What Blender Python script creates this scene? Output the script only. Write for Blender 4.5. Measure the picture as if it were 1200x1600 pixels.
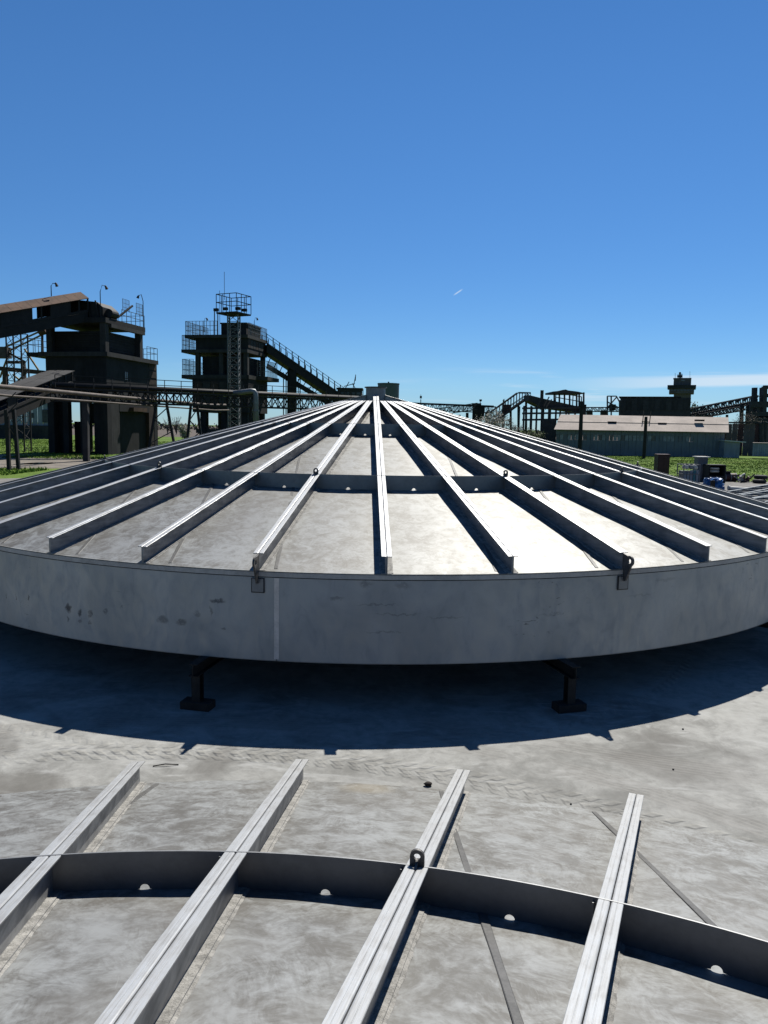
import bpy, bmesh, math, random
import numpy as np
from mathutils import Vector, Matrix
random.seed(7); rng = np.random.default_rng(11)
R_ = math.radians
scene = bpy.context.scene
C = scene.collection
for o in list(bpy.data.objects): bpy.data.objects.remove(o)

# ------------------------------------------------------------------ camera
CAM_H = 3.13
PITCH = math.atan(132/1200.0); ROLL = 0.0172; FPX = 1200.0
fw = Vector((0, math.cos(PITCH), -math.sin(PITCH)))
up0 = Vector((0, math.sin(PITCH), math.cos(PITCH))); r0 = Vector((1, 0, 0))
rt = r0*math.cos(ROLL) + up0*math.sin(ROLL); up = up0*math.cos(ROLL) - r0*math.sin(ROLL)
cd = bpy.data.cameras.new('camera'); cam = bpy.data.objects.new('camera', cd); C.objects.link(cam)
m = Matrix.Identity(4)
for i in range(3):
    m[i][0] = rt[i]; m[i][1] = up[i]; m[i][2] = -fw[i]
m[2][3] = CAM_H
cam.matrix_world = m
cd.sensor_fit = 'HORIZONTAL'; cd.sensor_width = 36; cd.lens = 36.0; cd.clip_end = 9000; cd.clip_start = 0.05
scene.camera = cam

# ------------------------------------------------------------------ world, sun, exposure
SUN_AZ, SUN_EL = R_(23.5), R_(53.5)          # azimuth to the right of +Y
world = bpy.data.worlds.new('World'); scene.world = world; world.use_nodes = True
wt = world.node_tree; wt.nodes.clear()
def wn(t, **k):
    n = wt.nodes.new(t)
    for a, b in k.items(): setattr(n, a, b)
    return n
def wmath(op, a, b=None, c=None, clamp=False):
    n = wn('ShaderNodeMath', operation=op, use_clamp=clamp)
    for i, v in enumerate((a, b, c)):
        if v is None: continue
        if isinstance(v, (int, float)): n.inputs[i].default_value = v
        else: wt.links.new(v, n.inputs[i])
    return n.outputs[0]
sky = wn('ShaderNodeTexSky', sky_type='NISHITA')
sky.sun_disc = False; sky.sun_elevation = SUN_EL; sky.sun_rotation = SUN_AZ
sky.altitude = 1500; sky.air_density = 1.0; sky.dust_density = 0.0; sky.ozone_density = 6.0
gm = wn('ShaderNodeHueSaturation'); gm.inputs['Saturation'].default_value = 1.17
gm.inputs['Hue'].default_value = .501
wt.links.new(sky.outputs[0], gm.inputs['Color'])
# thin cirrus low over the horizon, as a function of azimuth and elevation
tc = wn('ShaderNodeTexCoord'); sp = wn('ShaderNodeSeparateXYZ'); wt.links.new(tc.outputs['Generated'], sp.inputs[0])
az = wmath('ARCTAN2', sp.outputs[0], sp.outputs[1]); el = wmath('ARCSINE', sp.outputs[2])
cmb = wn('ShaderNodeCombineXYZ'); wt.links.new(wmath('MULTIPLY', az, 3.2), cmb.inputs[0]); wt.links.new(wmath('MULTIPLY', el, 46.0), cmb.inputs[1])
nz = wn('ShaderNodeTexNoise'); nz.inputs['Scale'].default_value = 1.7; nz.inputs['Detail'].default_value = 6; nz.inputs['Roughness'].default_value = .55; nz.inputs['Distortion'].default_value = .4
wt.links.new(cmb.outputs[0], nz.inputs['Vector'])
def wmap(v, a, b, c=0., d=1.):
    n = wn('ShaderNodeMapRange', interpolation_type='SMOOTHSTEP')
    wt.links.new(v, n.inputs[0])
    for i, x in enumerate((a, b, c, d)): n.inputs[1+i].default_value = x
    return n.outputs[0]
# the long bank of cirrus low on the right
bank = wmath('ADD', wmath('SUBTRACT', el, 0.0535), wmath('MULTIPLY', az, -0.020))
nzs = wmath('MULTIPLY', wmath('SUBTRACT', nz.outputs[0], .5), .014)
bank = wmath('ABSOLUTE', wmath('ADD', bank, nzs))
cl1 = wmath('MULTIPLY', wmap(bank, .0095, .003), wmap(az, .18, .42))
cl2 = wmath('MULTIPLY', wmap(nz.outputs[0], .50, .72), wmath('MULTIPLY', wmap(el, .015, .04), wmap(el, .085, .06)))
cl2 = wmath('MULTIPLY', cl2, wmap(az, .0, .2, .25, .7))
cl = wmath('MULTIPLY', wmath('MAXIMUM', cl1, cl2), .75)
# a short contrail
def streak(a0, e0, slope, L, w, s):
    c_, s_ = math.cos(slope), math.sin(slope)
    da = wmath('SUBTRACT', az, a0); de = wmath('SUBTRACT', el, e0)
    u = wmath('ADD', wmath('MULTIPLY', da, c_), wmath('MULTIPLY', de, s_))
    v = wmath('ADD', wmath('MULTIPLY', da, -s_), wmath('MULTIPLY', de, c_))
    return wmath('MULTIPLY', wmath('MULTIPLY', wmap(wmath('ABSOLUTE', u), L, L*.3), wmap(wmath('ABSOLUTE', v), w, w*.2)), s)
cl = wmath('MAXIMUM', cl, streak(.089, .170, .58, .008, .0012, .55))
mx = wn('ShaderNodeMix', data_type='RGBA'); wt.links.new(cl, mx.inputs[0]); # clear spring air: the lowest sky stays blue-white instead of yellow
tn = wn('ShaderNodeMix', data_type='RGBA', blend_type='MULTIPLY'); wt.links.new(wmap(el, .42, .0), tn.inputs[0]); wt.links.new(gm.outputs[0], tn.inputs[6]); tn.inputs[7].default_value = (.68, .80, .88, 1)
tn2 = wn('ShaderNodeMix', data_type='RGBA', blend_type='MULTIPLY'); wt.links.new(wmap(el, .07, .0), tn2.inputs[0]); wt.links.new(tn.outputs[2], tn2.inputs[6]); tn2.inputs[7].default_value = (.72, .80, .93, 1)
wt.links.new(tn2.outputs[2], mx.inputs[6]); mx.inputs[7].default_value = (6.6, 7.6, 8.6, 1)
bg = wn('ShaderNodeBackground'); bg.inputs[1].default_value = 0.0635
wt.links.new(mx.outputs[2], bg.inputs[0])
wo = wn('ShaderNodeOutputWorld'); wt.links.new(bg.outputs[0], wo.inputs[0])

sd = bpy.data.lights.new('sun', 'SUN'); sd.energy = 5.0; sd.angle = R_(0.53); sd.color = (1.0, .965, .89)
sun = bpy.data.objects.new('sun', sd); C.objects.link(sun)
sdir = Vector((math.sin(SUN_AZ)*math.cos(SUN_EL), math.cos(SUN_AZ)*math.cos(SUN_EL), math.sin(SUN_EL)))
sun.rotation_euler = sdir.to_track_quat('Z', 'Y').to_euler(); sun.location = (30, 60, 90)
scene.view_settings.view_transform = 'Standard'; scene.view_settings.look = 'None'
scene.view_settings.gamma = 1; scene.view_settings.exposure = 0.75; scene.view_settings.use_curve_mapping = False
scene.render.engine = 'CYCLES'
scene.render.resolution_x = 768; scene.render.resolution_y = 1024

# ------------------------------------------------------------------ measuring helpers (photo pixels -> metres)
def ray(px, py):
    X, Y = px-600, py-800
    c, s = math.cos(-ROLL), math.sin(-ROLL)
    X, Y = X*c-Y*s, X*s+Y*c
    cp, spn = math.cos(PITCH), math.sin(PITCH)
    return Vector((X/FPX, cp - Y/FPX*spn, -spn - Y/FPX*cp))
def at(px, py, D):
    q = ray(px, py); return Vector((0, 0, CAM_H)) + q*(D/q.y)
def gp(px, py, z=0.0):
    q = ray(px, py); return Vector((0, 0, CAM_H)) + q*((z-CAM_H)/q.z)
def gx(px, D):                                # ground point below a column of the photo at depth D
    p = at(px, 660, D); return Vector((p.x, p.y, 0))
def hz(px, py, D): return at(px, py, D).z

# ------------------------------------------------------------------ materials
class NT:
    def __init__(s, name):
        s.m = bpy.data.materials.new(name); s.m.use_nodes = True; s.t = s.m.node_tree; s.t.nodes.clear()
        s.out = s.n('ShaderNodeOutputMaterial'); s.b = s.n('ShaderNodeBsdfPrincipled'); s.l(s.b.outputs[0], s.out.inputs[0])
        s.geo = s.n('ShaderNodeNewGeometry'); s.tex = s.n('ShaderNodeTexCoord'); s.P = s.geo.outputs['Position']; s.O = s.tex.outputs['Object']
    def n(s, t, **k):
        n = s.t.nodes.new(t)
        for a, b in k.items(): setattr(n, a, b)
        return n
    def l(s, a, b): s.t.links.new(a, b)
    def put(s, sock, v):
        if isinstance(v, (int, float)): sock.default_value = v
        elif isinstance(v, (tuple, list)): sock.default_value = v if len(v) != 3 or sock.type == 'VECTOR' else (*v, 1)
        else: s.l(v, sock)
    def math(s, op, a, b=None, c=None, clamp=False):
        n = s.n('ShaderNodeMath', operation=op, use_clamp=clamp)
        for i, v in enumerate((a, b, c)):
            if v is not None: s.put(n.inputs[i], v)
        return n.outputs[0]
    def vmath(s, op, a, b=None):
        n = s.n('ShaderNodeVectorMath', operation=op); s.put(n.inputs[0], a)
        if b is not None: s.put(n.inputs[1], b)
        return n.outputs['Value'] if op in ('LENGTH', 'DISTANCE', 'DOT_PRODUCT') else n.outputs[0]
    def map(s, v, a, b, c=0., d=1., smooth=True):
        n = s.n('ShaderNodeMapRange'); n.interpolation_type = 'SMOOTHSTEP' if smooth else 'LINEAR'
        s.put(n.inputs[0], v)
        for i, x in enumerate((a, b, c, d)): s.put(n.inputs[1+i], x)
        return n.outputs[0]
    def noise(s, scale, detail=5, rough=.55, dist=0., vec=None, stretch=None):
        n = s.n('ShaderNodeTexNoise'); n.inputs['Scale'].default_value = scale; n.inputs['Detail'].default_value = detail
        n.inputs['Roughness'].default_value = rough; n.inputs['Distortion'].default_value = dist
        v = vec if vec is not None else s.P
        if stretch: v = s.vmath('MULTIPLY', v, stretch)
        s.l(v, n.inputs['Vector']); return n.outputs[0]
    def mix(s, f, a, b):
        n = s.n('ShaderNodeMix', data_type='RGBA'); s.put(n.inputs[0], f); s.put(n.inputs[6], a); s.put(n.inputs[7], b); return n.outputs[2]
    def mul(s, a, b, f=1.0):
        n = s.n('ShaderNodeMix', data_type='RGBA', blend_type='MULTIPLY'); s.put(n.inputs[0], f); s.put(n.inputs[6], a); s.put(n.inputs[7], b); return n.outputs[2]
    def bump(s, h, strength=.3, dist=.01):
        n = s.n('ShaderNodeBump'); n.inputs['Strength'].default_value = strength; n.inputs['Distance'].default_value = dist
        s.l(h, n.inputs['Height']); s.l(n.outputs[0], s.b.inputs['Normal'])
    def set(s, col=None, rough=None, metal=None, spec=None):
        for k, v in (('Base Color', col), ('Roughness', rough), ('Metallic', metal), ('Specular IOR Level', spec)):
            if v is not None: s.put(s.b.inputs[k], v)
        return s.m
def gcol(v, warm=0.): return (v*(1+warm), v, v*(1-warm))

AL = .63          # the exposure is three quarters of a stop up, as in the photograph
def plain(name, col, rough=.8, metal=0., var=.35, scale=2.0, bump=.15, streak=False, spec=.3):
    col = tuple(c*AL for c in col); t = NT(name)
    n1 = t.noise(scale, 6, .6, .3); n2 = t.noise(scale*7, 4, .6, 0, stretch=(1, 1, .15) if streak else None)
    f = t.math('ADD', t.math('MULTIPLY', n1, .65), t.math('MULTIPLY', n2, .35))
    k = t.map(f, .3, .7, 0, 1)
    lo = tuple(c*(1-var) for c in col); hi = tuple(min(1, c*(1+var)) for c in col)
    t.bump(n2, bump, .02)
    return t.set(t.mix(k, lo, hi), rough, metal, spec)

def swirl_steel(name, lo, hi, rough=(.40, .60), metal=.85, spots=True):
    t = NT(name)
    warp = t.n('ShaderNodeTexNoise'); warp.inputs['Scale'].default_value = 2.2; warp.inputs['Detail'].default_value = 3; t.l(t.P, warp.inputs['Vector'])
    wv = t.vmath('ADD', t.P, t.vmath('SCALE', t.vmath('SUBTRACT', warp.outputs['Color'], (.5, .5, .5))))
    t.t.nodes[-1]
    for nd in t.t.nodes:
        if nd.type == 'VECT_MATH' and nd.operation == 'SCALE': nd.inputs['Scale'].default_value = .14
    big = t.noise(.9, 4, .55, .6)
    mid = t.noise(5.2, 7, .68, .55, vec=wv)
    fine = t.noise(24, 4, .6, .5, vec=wv)
    # wiping and grinding strokes: every patch has its own direction
    def strokes(scale, dens, seed):
        vo = t.n('ShaderNodeTexVoronoi'); vo.inputs['Scale'].default_value = scale; t.l(t.vmath('ADD', wv, (seed, seed*1.7, 0)), vo.inputs['Vector'])
        sx = t.n('ShaderNodeSeparateColor'); t.l(vo.outputs['Color'], sx.inputs[0])
        vr = t.n('ShaderNodeVectorRotate', rotation_type='Z_AXIS'); t.l(wv, vr.inputs['Vector']); t.l(t.math('MULTIPLY', sx.outputs[0], 3.14), vr.inputs['Angle'])
        st_ = t.noise(1.0, 3, .6, .6, vec=vr.outputs[0], stretch=(dens, dens*.13, 1))
        return st_, t.map(sx.outputs[1], .35, .6), vo.outputs['Distance']
    s1, m1, d1 = strokes(2.3, 42, .3); s2, m2, d2 = strokes(4.1, 70, 4.1)
    arc = t.math('MULTIPLY', t.map(t.math('SINE', t.math('MULTIPLY', d1, 70.0)), .5, .98), t.map(t.noise(3.7, 2, .5, 0), .58, .68))
    str_ = t.math('ADD', t.math('MULTIPLY', t.math('SUBTRACT', s1, .5), m1), t.math('MULTIPLY', t.math('SUBTRACT', s2, .5), m2))
    k = t.math('ADD', t.math('MULTIPLY', big, .24), t.math('ADD', t.math('MULTIPLY', mid, .58), t.math('MULTIPLY', fine, .18)))
    k = t.math('ADD', t.map(k, .38, .62), t.math('MULTIPLY', str_, .95))
    k = t.math('SUBTRACT', k, t.math('MULTIPLY', arc, .18), clamp=True)
    col = t.mix(k, lo, hi)
    dk = t.map(t.noise(5.6, 5, .64, .4, vec=wv), .53, .66); dk2 = t.map(t.noise(1.5, 4, .6, .6), .42, .58)
    col = t.mix(t.math('MULTIPLY', t.math('MULTIPLY', dk, dk2), .58), col, (.058, .055, .052))
    sc_ = t.map(t.noise(2.2, 3, .6, .5, vec=wv, stretch=(14, 1.2, 1)), .66, .72)
    col = t.mix(t.math('MULTIPLY', t.math('MULTIPLY', sc_, t.map(t.noise(1.9, 2, .5, 0), .5, .6)), .45), col, (.30, .305, .305))
    # yellowish stains
    if spots:
        st = t.map(t.noise(1.7, 5, .6, .5), .62, .76)
        col = t.mix(t.math('MULTIPLY', st, .35), col, (hi[0]*.82, hi[1]*.74, hi[2]*.60))
        q = gp(575, 1243); ln = t.vmath('LENGTH', t.vmath('DIVIDE', t.vmath('SUBTRACT', wv, (q.x, q.y, .1)), (.30, .26, 9.)))
        col = t.mix(t.math('MULTIPLY', t.map(ln, 1.1, .3), .45), col, (.27, .225, .15))
        dust = t.map(t.noise(0.8, 6, .65, .4), .45, .65)
        col = t.mix(t.math('MULTIPLY', dust, .25), col, (.16, .15, .138))
    rg = t.map(k, 0, 1, rough[1], rough[0], False)
    t.bump(t.math('ADD', mid, t.math('MULTIPLY', fine, .4)), .05, .01)
    # bare steel under a thin film of dust: an even metal sheen mixed with the marked, matt film
    g = t.n('ShaderNodeBsdfPrincipled'); g.inputs['Base Color'].default_value = (.172, .170, .162, 1); g.inputs['Metallic'].default_value = 1.0; t.put(g.inputs['Roughness'], rg)
    mxs = t.n('ShaderNodeMixShader'); mxs.inputs[0].default_value = metal; t.l(t.b.outputs[0], mxs.inputs[1]); t.l(g.outputs[0], mxs.inputs[2]); t.l(mxs.outputs[0], t.out.inputs[0])
    return t.set(col, .8, 0., .2)

M = {}
M['sheet'] = swirl_steel('rolled_steel_sheet', (.064, .059, .053), (.275, .286, .289), (.51, .57), .45)
M['seam'] = plain('ground_weld_seam', (.13, .128, .125), .6, .3, .25, 9, .1)

def rib_steel(name, clo, chi):
    t = NT(name)
    s1 = t.noise(3.0, 5, .6, .3, vec=t.O, stretch=(.8, 30, 6)); s2 = t.noise(5, 5, .6, .4)
    k = t.map(t.math('ADD', t.math('MULTIPLY', s1, .55), t.math('MULTIPLY', s2, .45)), .36, .62)
    col = t.mix(k, clo, chi)
    blot = t.map(t.noise(2.3, 5, .65, .5), .57, .68)
    col = t.mix(t.math('MULTIPLY', blot, .2), col, (.30, .29, .28))
    scr = t.map(t.noise(1.2, 3, .6, .0, vec=t.O, stretch=(.5, 160, 1)), .60, .68)
    col = t.mix(t.math('MULTIPLY', scr, .25), col, (.22, .21, .20))
    t.bump(s1, .08, .01)
    return t.set(col, t.map(k, 0, 1, .55, .42, False), .5, .5)
M['rib'] = rib_steel('lit_rib_flange', (.25, .249, .246), (.42, .425, .425)); M['ribweb'] = rib_steel('shaded_rib_web', (.150, .150, .150), (.247, .251, .255))  # same steel twice: light on flange tops, shade on webs put into the colours
M['ring'] = plain('ring_plate_steel', (.27, .275, .28), .5, .6, .15, 3, .05)
M['bead'] = plain('crusty_weld', (.33, .32, .30), .85, .2, .5, 14, .6)
M['lug'] = plain('bare_dark_steel', (.14, .135, .13), .55, .6, .4, 12, .15)
M['dark_gap'] = plain('burnt_weld', (.045, .042, .04), .8, .2, .3, 20, .2)

def skirt_mat():
    t = NT('skirt_plate_steel')
    c = t.mix(t.map(t.noise(1.3, 5, .55, .5), .35, .65), (.25, .26, .262), (.30, .309, .310))
    fine = t.noise(6, 5, .6, 1.2, stretch=(1, 1, .5))
    c = t.mix(t.math('MULTIPLY', t.map(fine, .55, .75), .30), c, (.20, .20, .20))
    # scuffs and hand-sized grease marks
    sc = t.noise(5.0, 4, .6, 1.8, stretch=(1.2, 1.2, 3.5))
    mask = t.map(t.noise(.9, 3, .5, 0), .52, .62)
    c = t.mix(t.math('MULTIPLY', t.math('MULTIPLY', t.map(sc, .63, .70), mask), .75), c, (.075, .075, .08))
    # a row of smudges seen on the left
    acc = None
    for (px, py, sx, sz, a) in ((107,950,.045,.075,.9),(125,957,.035,.06,.8),(141,958,.04,.06,.7),(165,955,.035,.055,.5),(107,968,.03,.04,.6),(125,970,.03,.035,.5),(141,973,.04,.03,.5),
                                (255,968,.09,.06,.55),(284,972,.075,.055,.6),(340,939,.12,.035,.75),(330,955,.03,.08,.5),(10,930,.012,.06,.8),(25,932,.012,.06,.8),(45,934,.012,.06,.8),
                                (350,982,.03,.02,.5),(308,960,.05,.05,.4),(572,912,.10,.05,.4),(630,915,.12,.05,.3),(525,935,.10,.03,.4),(590,945,.3,.012,.35),(620,960,.35,.01,.35),(600,988,.3,.012,.3),(695,965,.28,.012,.3),(1040,905,.2,.03,.2),(860,960,.2,.02,.2),(1000,930,.25,.015,.2)):
        q = ray(px, py); o = Vector((0,0,CAM_H)); cx, cy, RR = -.219, 16.338, 8.10
        a_ = q.x**2+q.y**2; b_ = 2*((o.x-cx)*q.x+(o.y-cy)*q.y); c_ = (o.x-cx)**2+(o.y-cy)**2-RR*RR
        tt = (-b_-math.sqrt(b_*b_-4*a_*c_))/(2*a_); p = o+q*tt
        d = t.vmath('SUBTRACT', t.P, (p.x, p.y, p.z))
        nzv = t.vmath('SCALE', t.vmath('SUBTRACT', t.warpcol, (.5,.5,.5))) if hasattr(t, 'warpcol') else None
        if not hasattr(t, 'warpcol'):
            w = t.n('ShaderNodeTexNoise'); w.inputs['Scale'].default_value = 16; w.inputs['Detail'].default_value = 4; t.l(t.P, w.inputs['Vector']); t.warpcol = w.outputs['Color']
            nzv = t.vmath('SCALE', t.vmath('SUBTRACT', t.warpcol, (.5,.5,.5)))
        nd = nzv.node; nd.inputs['Scale'].default_value = .09
        d = t.vmath('ADD', d, nzv)
        ln = t.vmath('LENGTH', t.vmath('DIVIDE', d, (sx, 9.0, sz)))
        k = t.math('MULTIPLY', t.map(ln, 1.0, .35), a)
        acc = k if acc is None else t.math('MAXIMUM', acc, k)
    acc = t.math('MULTIPLY', acc, t.map(t.noise(30, 3, .6, .5), .28, .46))
    c = t.mix(acc, c, (.05, .05, .055))
    t.bump(t.noise(1.1, 3, .5, 0), .04, .03)
    return t.set(c, t.map(fine, .3, .7, .45, .62), .55, .5)
M['skirt'] = skirt_mat()

def concrete_mat():
    t = NT('dusty_concrete')
    a = t.noise(.35, 6, .6, .5); b = t.noise(1.6, 6, .62, 1.0); c = t.noise(9, 5, .65, .6); g = t.noise(60, 3, .7, 0)
    k = t.map(t.math('ADD', t.math('ADD', t.math('MULTIPLY', a, .4), t.math('MULTIPLY', b, .38)), t.math('MULTIPLY', c, .22)), .38, .62)
    col = t.mix(k, (.1258, .1241, .1156), (.2533, .2516, .2380))
    smear = t.map(t.noise(2.0, 5, .6, 1.5, stretch=(.5, 1.6, 1)), .55, .72)
    col = t.mix(t.math('MULTIPLY', smear, .65), col, (.2890, .2890, .2805))
    damp = t.map(t.noise(.45, 4, .55, .8), .60, .70)
    col = t.mix(t.math('MULTIPLY', damp, .55), col, (.0859, .0808, .0739))
    q = gp(10, 1228); ln = t.vmath('LENGTH', t.vmath('DIVIDE', t.vmath('SUBTRACT', t.P, (q.x, q.y, 0)), (.62, .30, 9.)))
    ln = t.math('ADD', ln, t.math('MULTIPLY', t.math('SUBTRACT', b, .5), 1.2))
    col = t.mix(t.math('MULTIPLY', t.map(ln, 1.15, .55), .65), col, (.0850, .0799, .0714))
    speck = t.map(t.noise(38, 2, .5, 0), .72, .76)
    col = t.mix(t.math('MULTIPLY', speck, .6), col, (.0774, .0714, .0654))
    # tyre tracks: arcs on the slab through measured points
    h = t.math('MULTIPLY', b, .35)
    def circ(p, q, r):
        ax, ay, bx, by, cx, cy = p.x, p.y, q.x, q.y, r.x, r.y
        d = 2*(ax*(by-cy)+bx*(cy-ay)+cx*(ay-by))
        ux = ((ax*ax+ay*ay)*(by-cy)+(bx*bx+by*by)*(cy-ay)+(cx*cx+cy*cy)*(ay-by))/d
        uy = ((ax*ax+ay*ay)*(cx-bx)+(bx*bx+by*by)*(ax-cx)+(cx*cx+cy*cy)*(bx-ax))/d
        return ux, uy, math.hypot(ax-ux, ay-uy)
    for pts, width, tread, amt in ((((330,1172),(660,1203),(1010,1278)), .15, True, 1.0), (((780,1178),(960,1222),(1200,1300)), .16, False, .8),
                                   (((560,1196),(820,1240),(1190,1345)), .13, True, .7), (((0,1140),(160,1168),(420,1182)), .16, True, .35), (((840,1160),(1020,1190),(1200,1215)), .2, False, .5)):
        P3 = [gp(*q) for q in pts]; ux, uy, rr = circ(*P3)
        xy = t.vmath('MULTIPLY', t.vmath('SUBTRACT', t.P, (ux, uy, 0)), (1, 1, 0))
        wob = t.math('MULTIPLY', t.math('SUBTRACT', b, .5), .10)
        dr = t.math('ADD', t.math('SUBTRACT', t.vmath('LENGTH', xy), rr), wob)
        ad = t.math('ABSOLUTE', dr)
        inside = t.map(ad, width, width*.75)
        sx = t.n('ShaderNodeSeparateXYZ'); t.l(xy, sx.inputs[0])
        u = t.math('MULTIPLY', t.math('ARCTAN2', sx.outputs[1], sx.outputs[0]), rr)
        patch = t.map(t.noise(1.1, 3, .5, 0), .30, .48)
        inside = t.math('MULTIPLY', inside, t.math('MULTIPLY', patch, amt))
        if tread:
            w = t.math('SINE', t.math('MULTIPLY', t.math('ADD', u, t.math('MULTIPLY', ad, .75)), 6.2832/.165))
            w = t.math('MULTIPLY', t.map(w, -.6, .7), t.map(ad, .015, .05))
            h = t.math('ADD', h, t.math('MULTIPLY', t.math('MULTIPLY', w, inside), 1.3))
            col = t.mix(t.math('MULTIPLY', t.math('MULTIPLY', w, inside), .18), col, (.1011, .0944, .0833))
        else:
            w = t.map(t.math('SINE', t.math('MULTIPLY', dr, 6.2832/.055)), .2, .8)
            col = t.mix(t.math('MULTIPLY', t.math('MULTIPLY', w, inside), .45), col, (.2499, .2405, .2227))
            col = t.mix(t.math('MULTIPLY', inside, .30), col, (.1105, .1037, .0944))
    h = t.math('ADD', h, t.math('ADD', t.math('MULTIPLY', c, .35), t.math('MULTIPLY', g, .12)))
    t.bump(h, .55, .018)
    return t.set(col, .88, 0, .25)
M['concrete_pad'] = concrete_mat()

def grass_mat(name, lo, hi, dry):
    t = NT(name)
    a = t.noise(.12, 5, .6, .5); b = t.noise(1.1, 5, .65, .5)
    k = t.map(t.math('ADD', t.math('MULTIPLY', a, .5), t.math('MULTIPLY', b, .5)), .35, .65)
    col = t.mix(k, lo, hi); col = t.mix(t.math('MULTIPLY', t.map(t.noise(.25, 4, .6, .6), .55, .72), .7), col, dry)
    t.bump(b, .8, .2); return t.set(col, .95, 0, .1)
M['field'] = grass_mat('meadow_ground', (.0493, .0875, .0136), (.0952, .1445, .0255), (.1156, .1190, .0365))
M['blade'] = grass_mat('grass_blades', (.0697, .1241, .0161), (.1403, .2227, .0331), (.1573, .1649, .0416))
M['dirt'] = plain('trodden_dirt', (.19, .165, .135), .95, 0, .45, .6, .5)
M['gravel'] = plain('gravel_yard', (.20, .19, .175), .95, 0, .4, 1.5, .6)
M['soil'] = plain('ploughed_soil', (.10, .075, .055), .95, 0, .35, .05, .3)
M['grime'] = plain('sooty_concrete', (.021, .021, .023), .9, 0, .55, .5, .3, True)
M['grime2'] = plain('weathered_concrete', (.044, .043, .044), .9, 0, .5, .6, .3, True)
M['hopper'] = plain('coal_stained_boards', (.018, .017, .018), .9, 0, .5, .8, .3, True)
M['brickpier'] = plain('sooty_brick', (.052, .034, .028), .9, 0, .5, 1.2, .4)
M['darksteel'] = plain('blackened_steel', (.022, .021, .022), .7, .2, .4, 2, .2)
M['rust'] = plain('rusty_sheet', (.12, .068, .042), .85, .1, .4, .7, .3, True)
M['ruststeel'] = plain('brown_rusty_steel', (.10, .07, .05), .8, .2, .4, 2, .2)
M['yellow'] = plain('faded_yellow_paint', (.36, .25, .09), .7, 0, .4, 2, .2)
M['pipe'] = plain('pipe_lagging', (.12, .095, .078), .7, .2, .4, 1.2, .2)
M['silver'] = plain('silver_pipe_jacket', (.20, .22, .23), .5, .5, .3, 1.5, .15)
M['railing'] = plain('painted_railing', (.16, .17, .18), .6, .3, .3, 3, .1)
M['paleroof'] = plain('weathered_roof_sheet', (.40, .34, .295), .85, 0, .22, .5, .2, True)
M['bluewall'] = plain('blue_grey_cladding', (.185, .205, .22), .7, 0, .16, .6, .15, True)
M['rimband'] = plain('rolled_rim_flat', (.52, .49, .45), .6, .2, .2, 4, .1)
M['seam_pale'] = plain('bare_weld_seam', (.82, .73, .65), .7, .1, .2, 6, .3)
M['palewall'] = plain('pale_cladding', (.30, .33, .37), .7, 0, .25, .5, .15, True)
M['window'] = plain('dirty_glass', (.05, .06, .07), .25, 0, .4, 2, .05, spec=.5)
M['pane_pale'] = plain('whitewashed_pane', (.30, .31, .32), .6, 0, .4, 2, .1)
M['brown'] = plain('maroon_paint', (.075, .03, .03), .6, .1, .35, 2, .15)
M['greysteel'] = plain('grey_paint_steel', (.17, .17, .185), .6, .1, .3, 2, .15)
M['teal'] = plain('teal_plastic', (.05, .20, .24), .6, 0, .35, 3, .15)
M['bluetarp'] = plain('blue_tarpaulin', (.015, .115, .33), .45, 0, .45, 3.5, .5)
M['white'] = plain('chalky_white', (.68, .66, .60), .7, 0, .2, 3, .1)
M['timber'] = plain('old_timber', (.035, .028, .024), .9, 0, .4, 3, .4, True)
M['stand'] = plain('stand_steel', (.03, .03, .03), .6, .5, .4, 4, .2)
M['tanksilo'] = plain('grey_green_tank', (.13, .155, .15), .6, .1, .2, .4, .1, True)
M['bark'] = plain('bark', (.10, .085, .07), .95, 0, .4, 2, .4)
M['twig'] = plain('bare_twigs', (.16, .14, .115), .95, 0, .3, 3, .1)
M['blossom'] = plain('white_blossom', (.52, .50, .43), .9, 0, .35, 1.5, .1)
M['leaf'] = plain('spring_leaves', (.085, .12, .03), .8, 0, .5, 1.0, .1)
M['rubber'] = plain('black_rubber', (.02, .02, .021), .8, 0, .3, 3, .2)
M['farsteel'] = plain('hazed_far_steel', (.055, .054, .056), .8, .1, .4, 2, .2)  # lighter copy of the blackened steel, distance haze mixed into its colour
M['towerwall'] = plain('hazed_brown_render', (.15, .128, .122), .9, 0, .3, .5, .2, True)  # brown render with the colour lightened in place of air haze
def puddle_mat():
    t = NT('standing_water'); return t.set((.03, .03, .03), .06, 0, .5)
M['puddle'] = puddle_mat()

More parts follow.
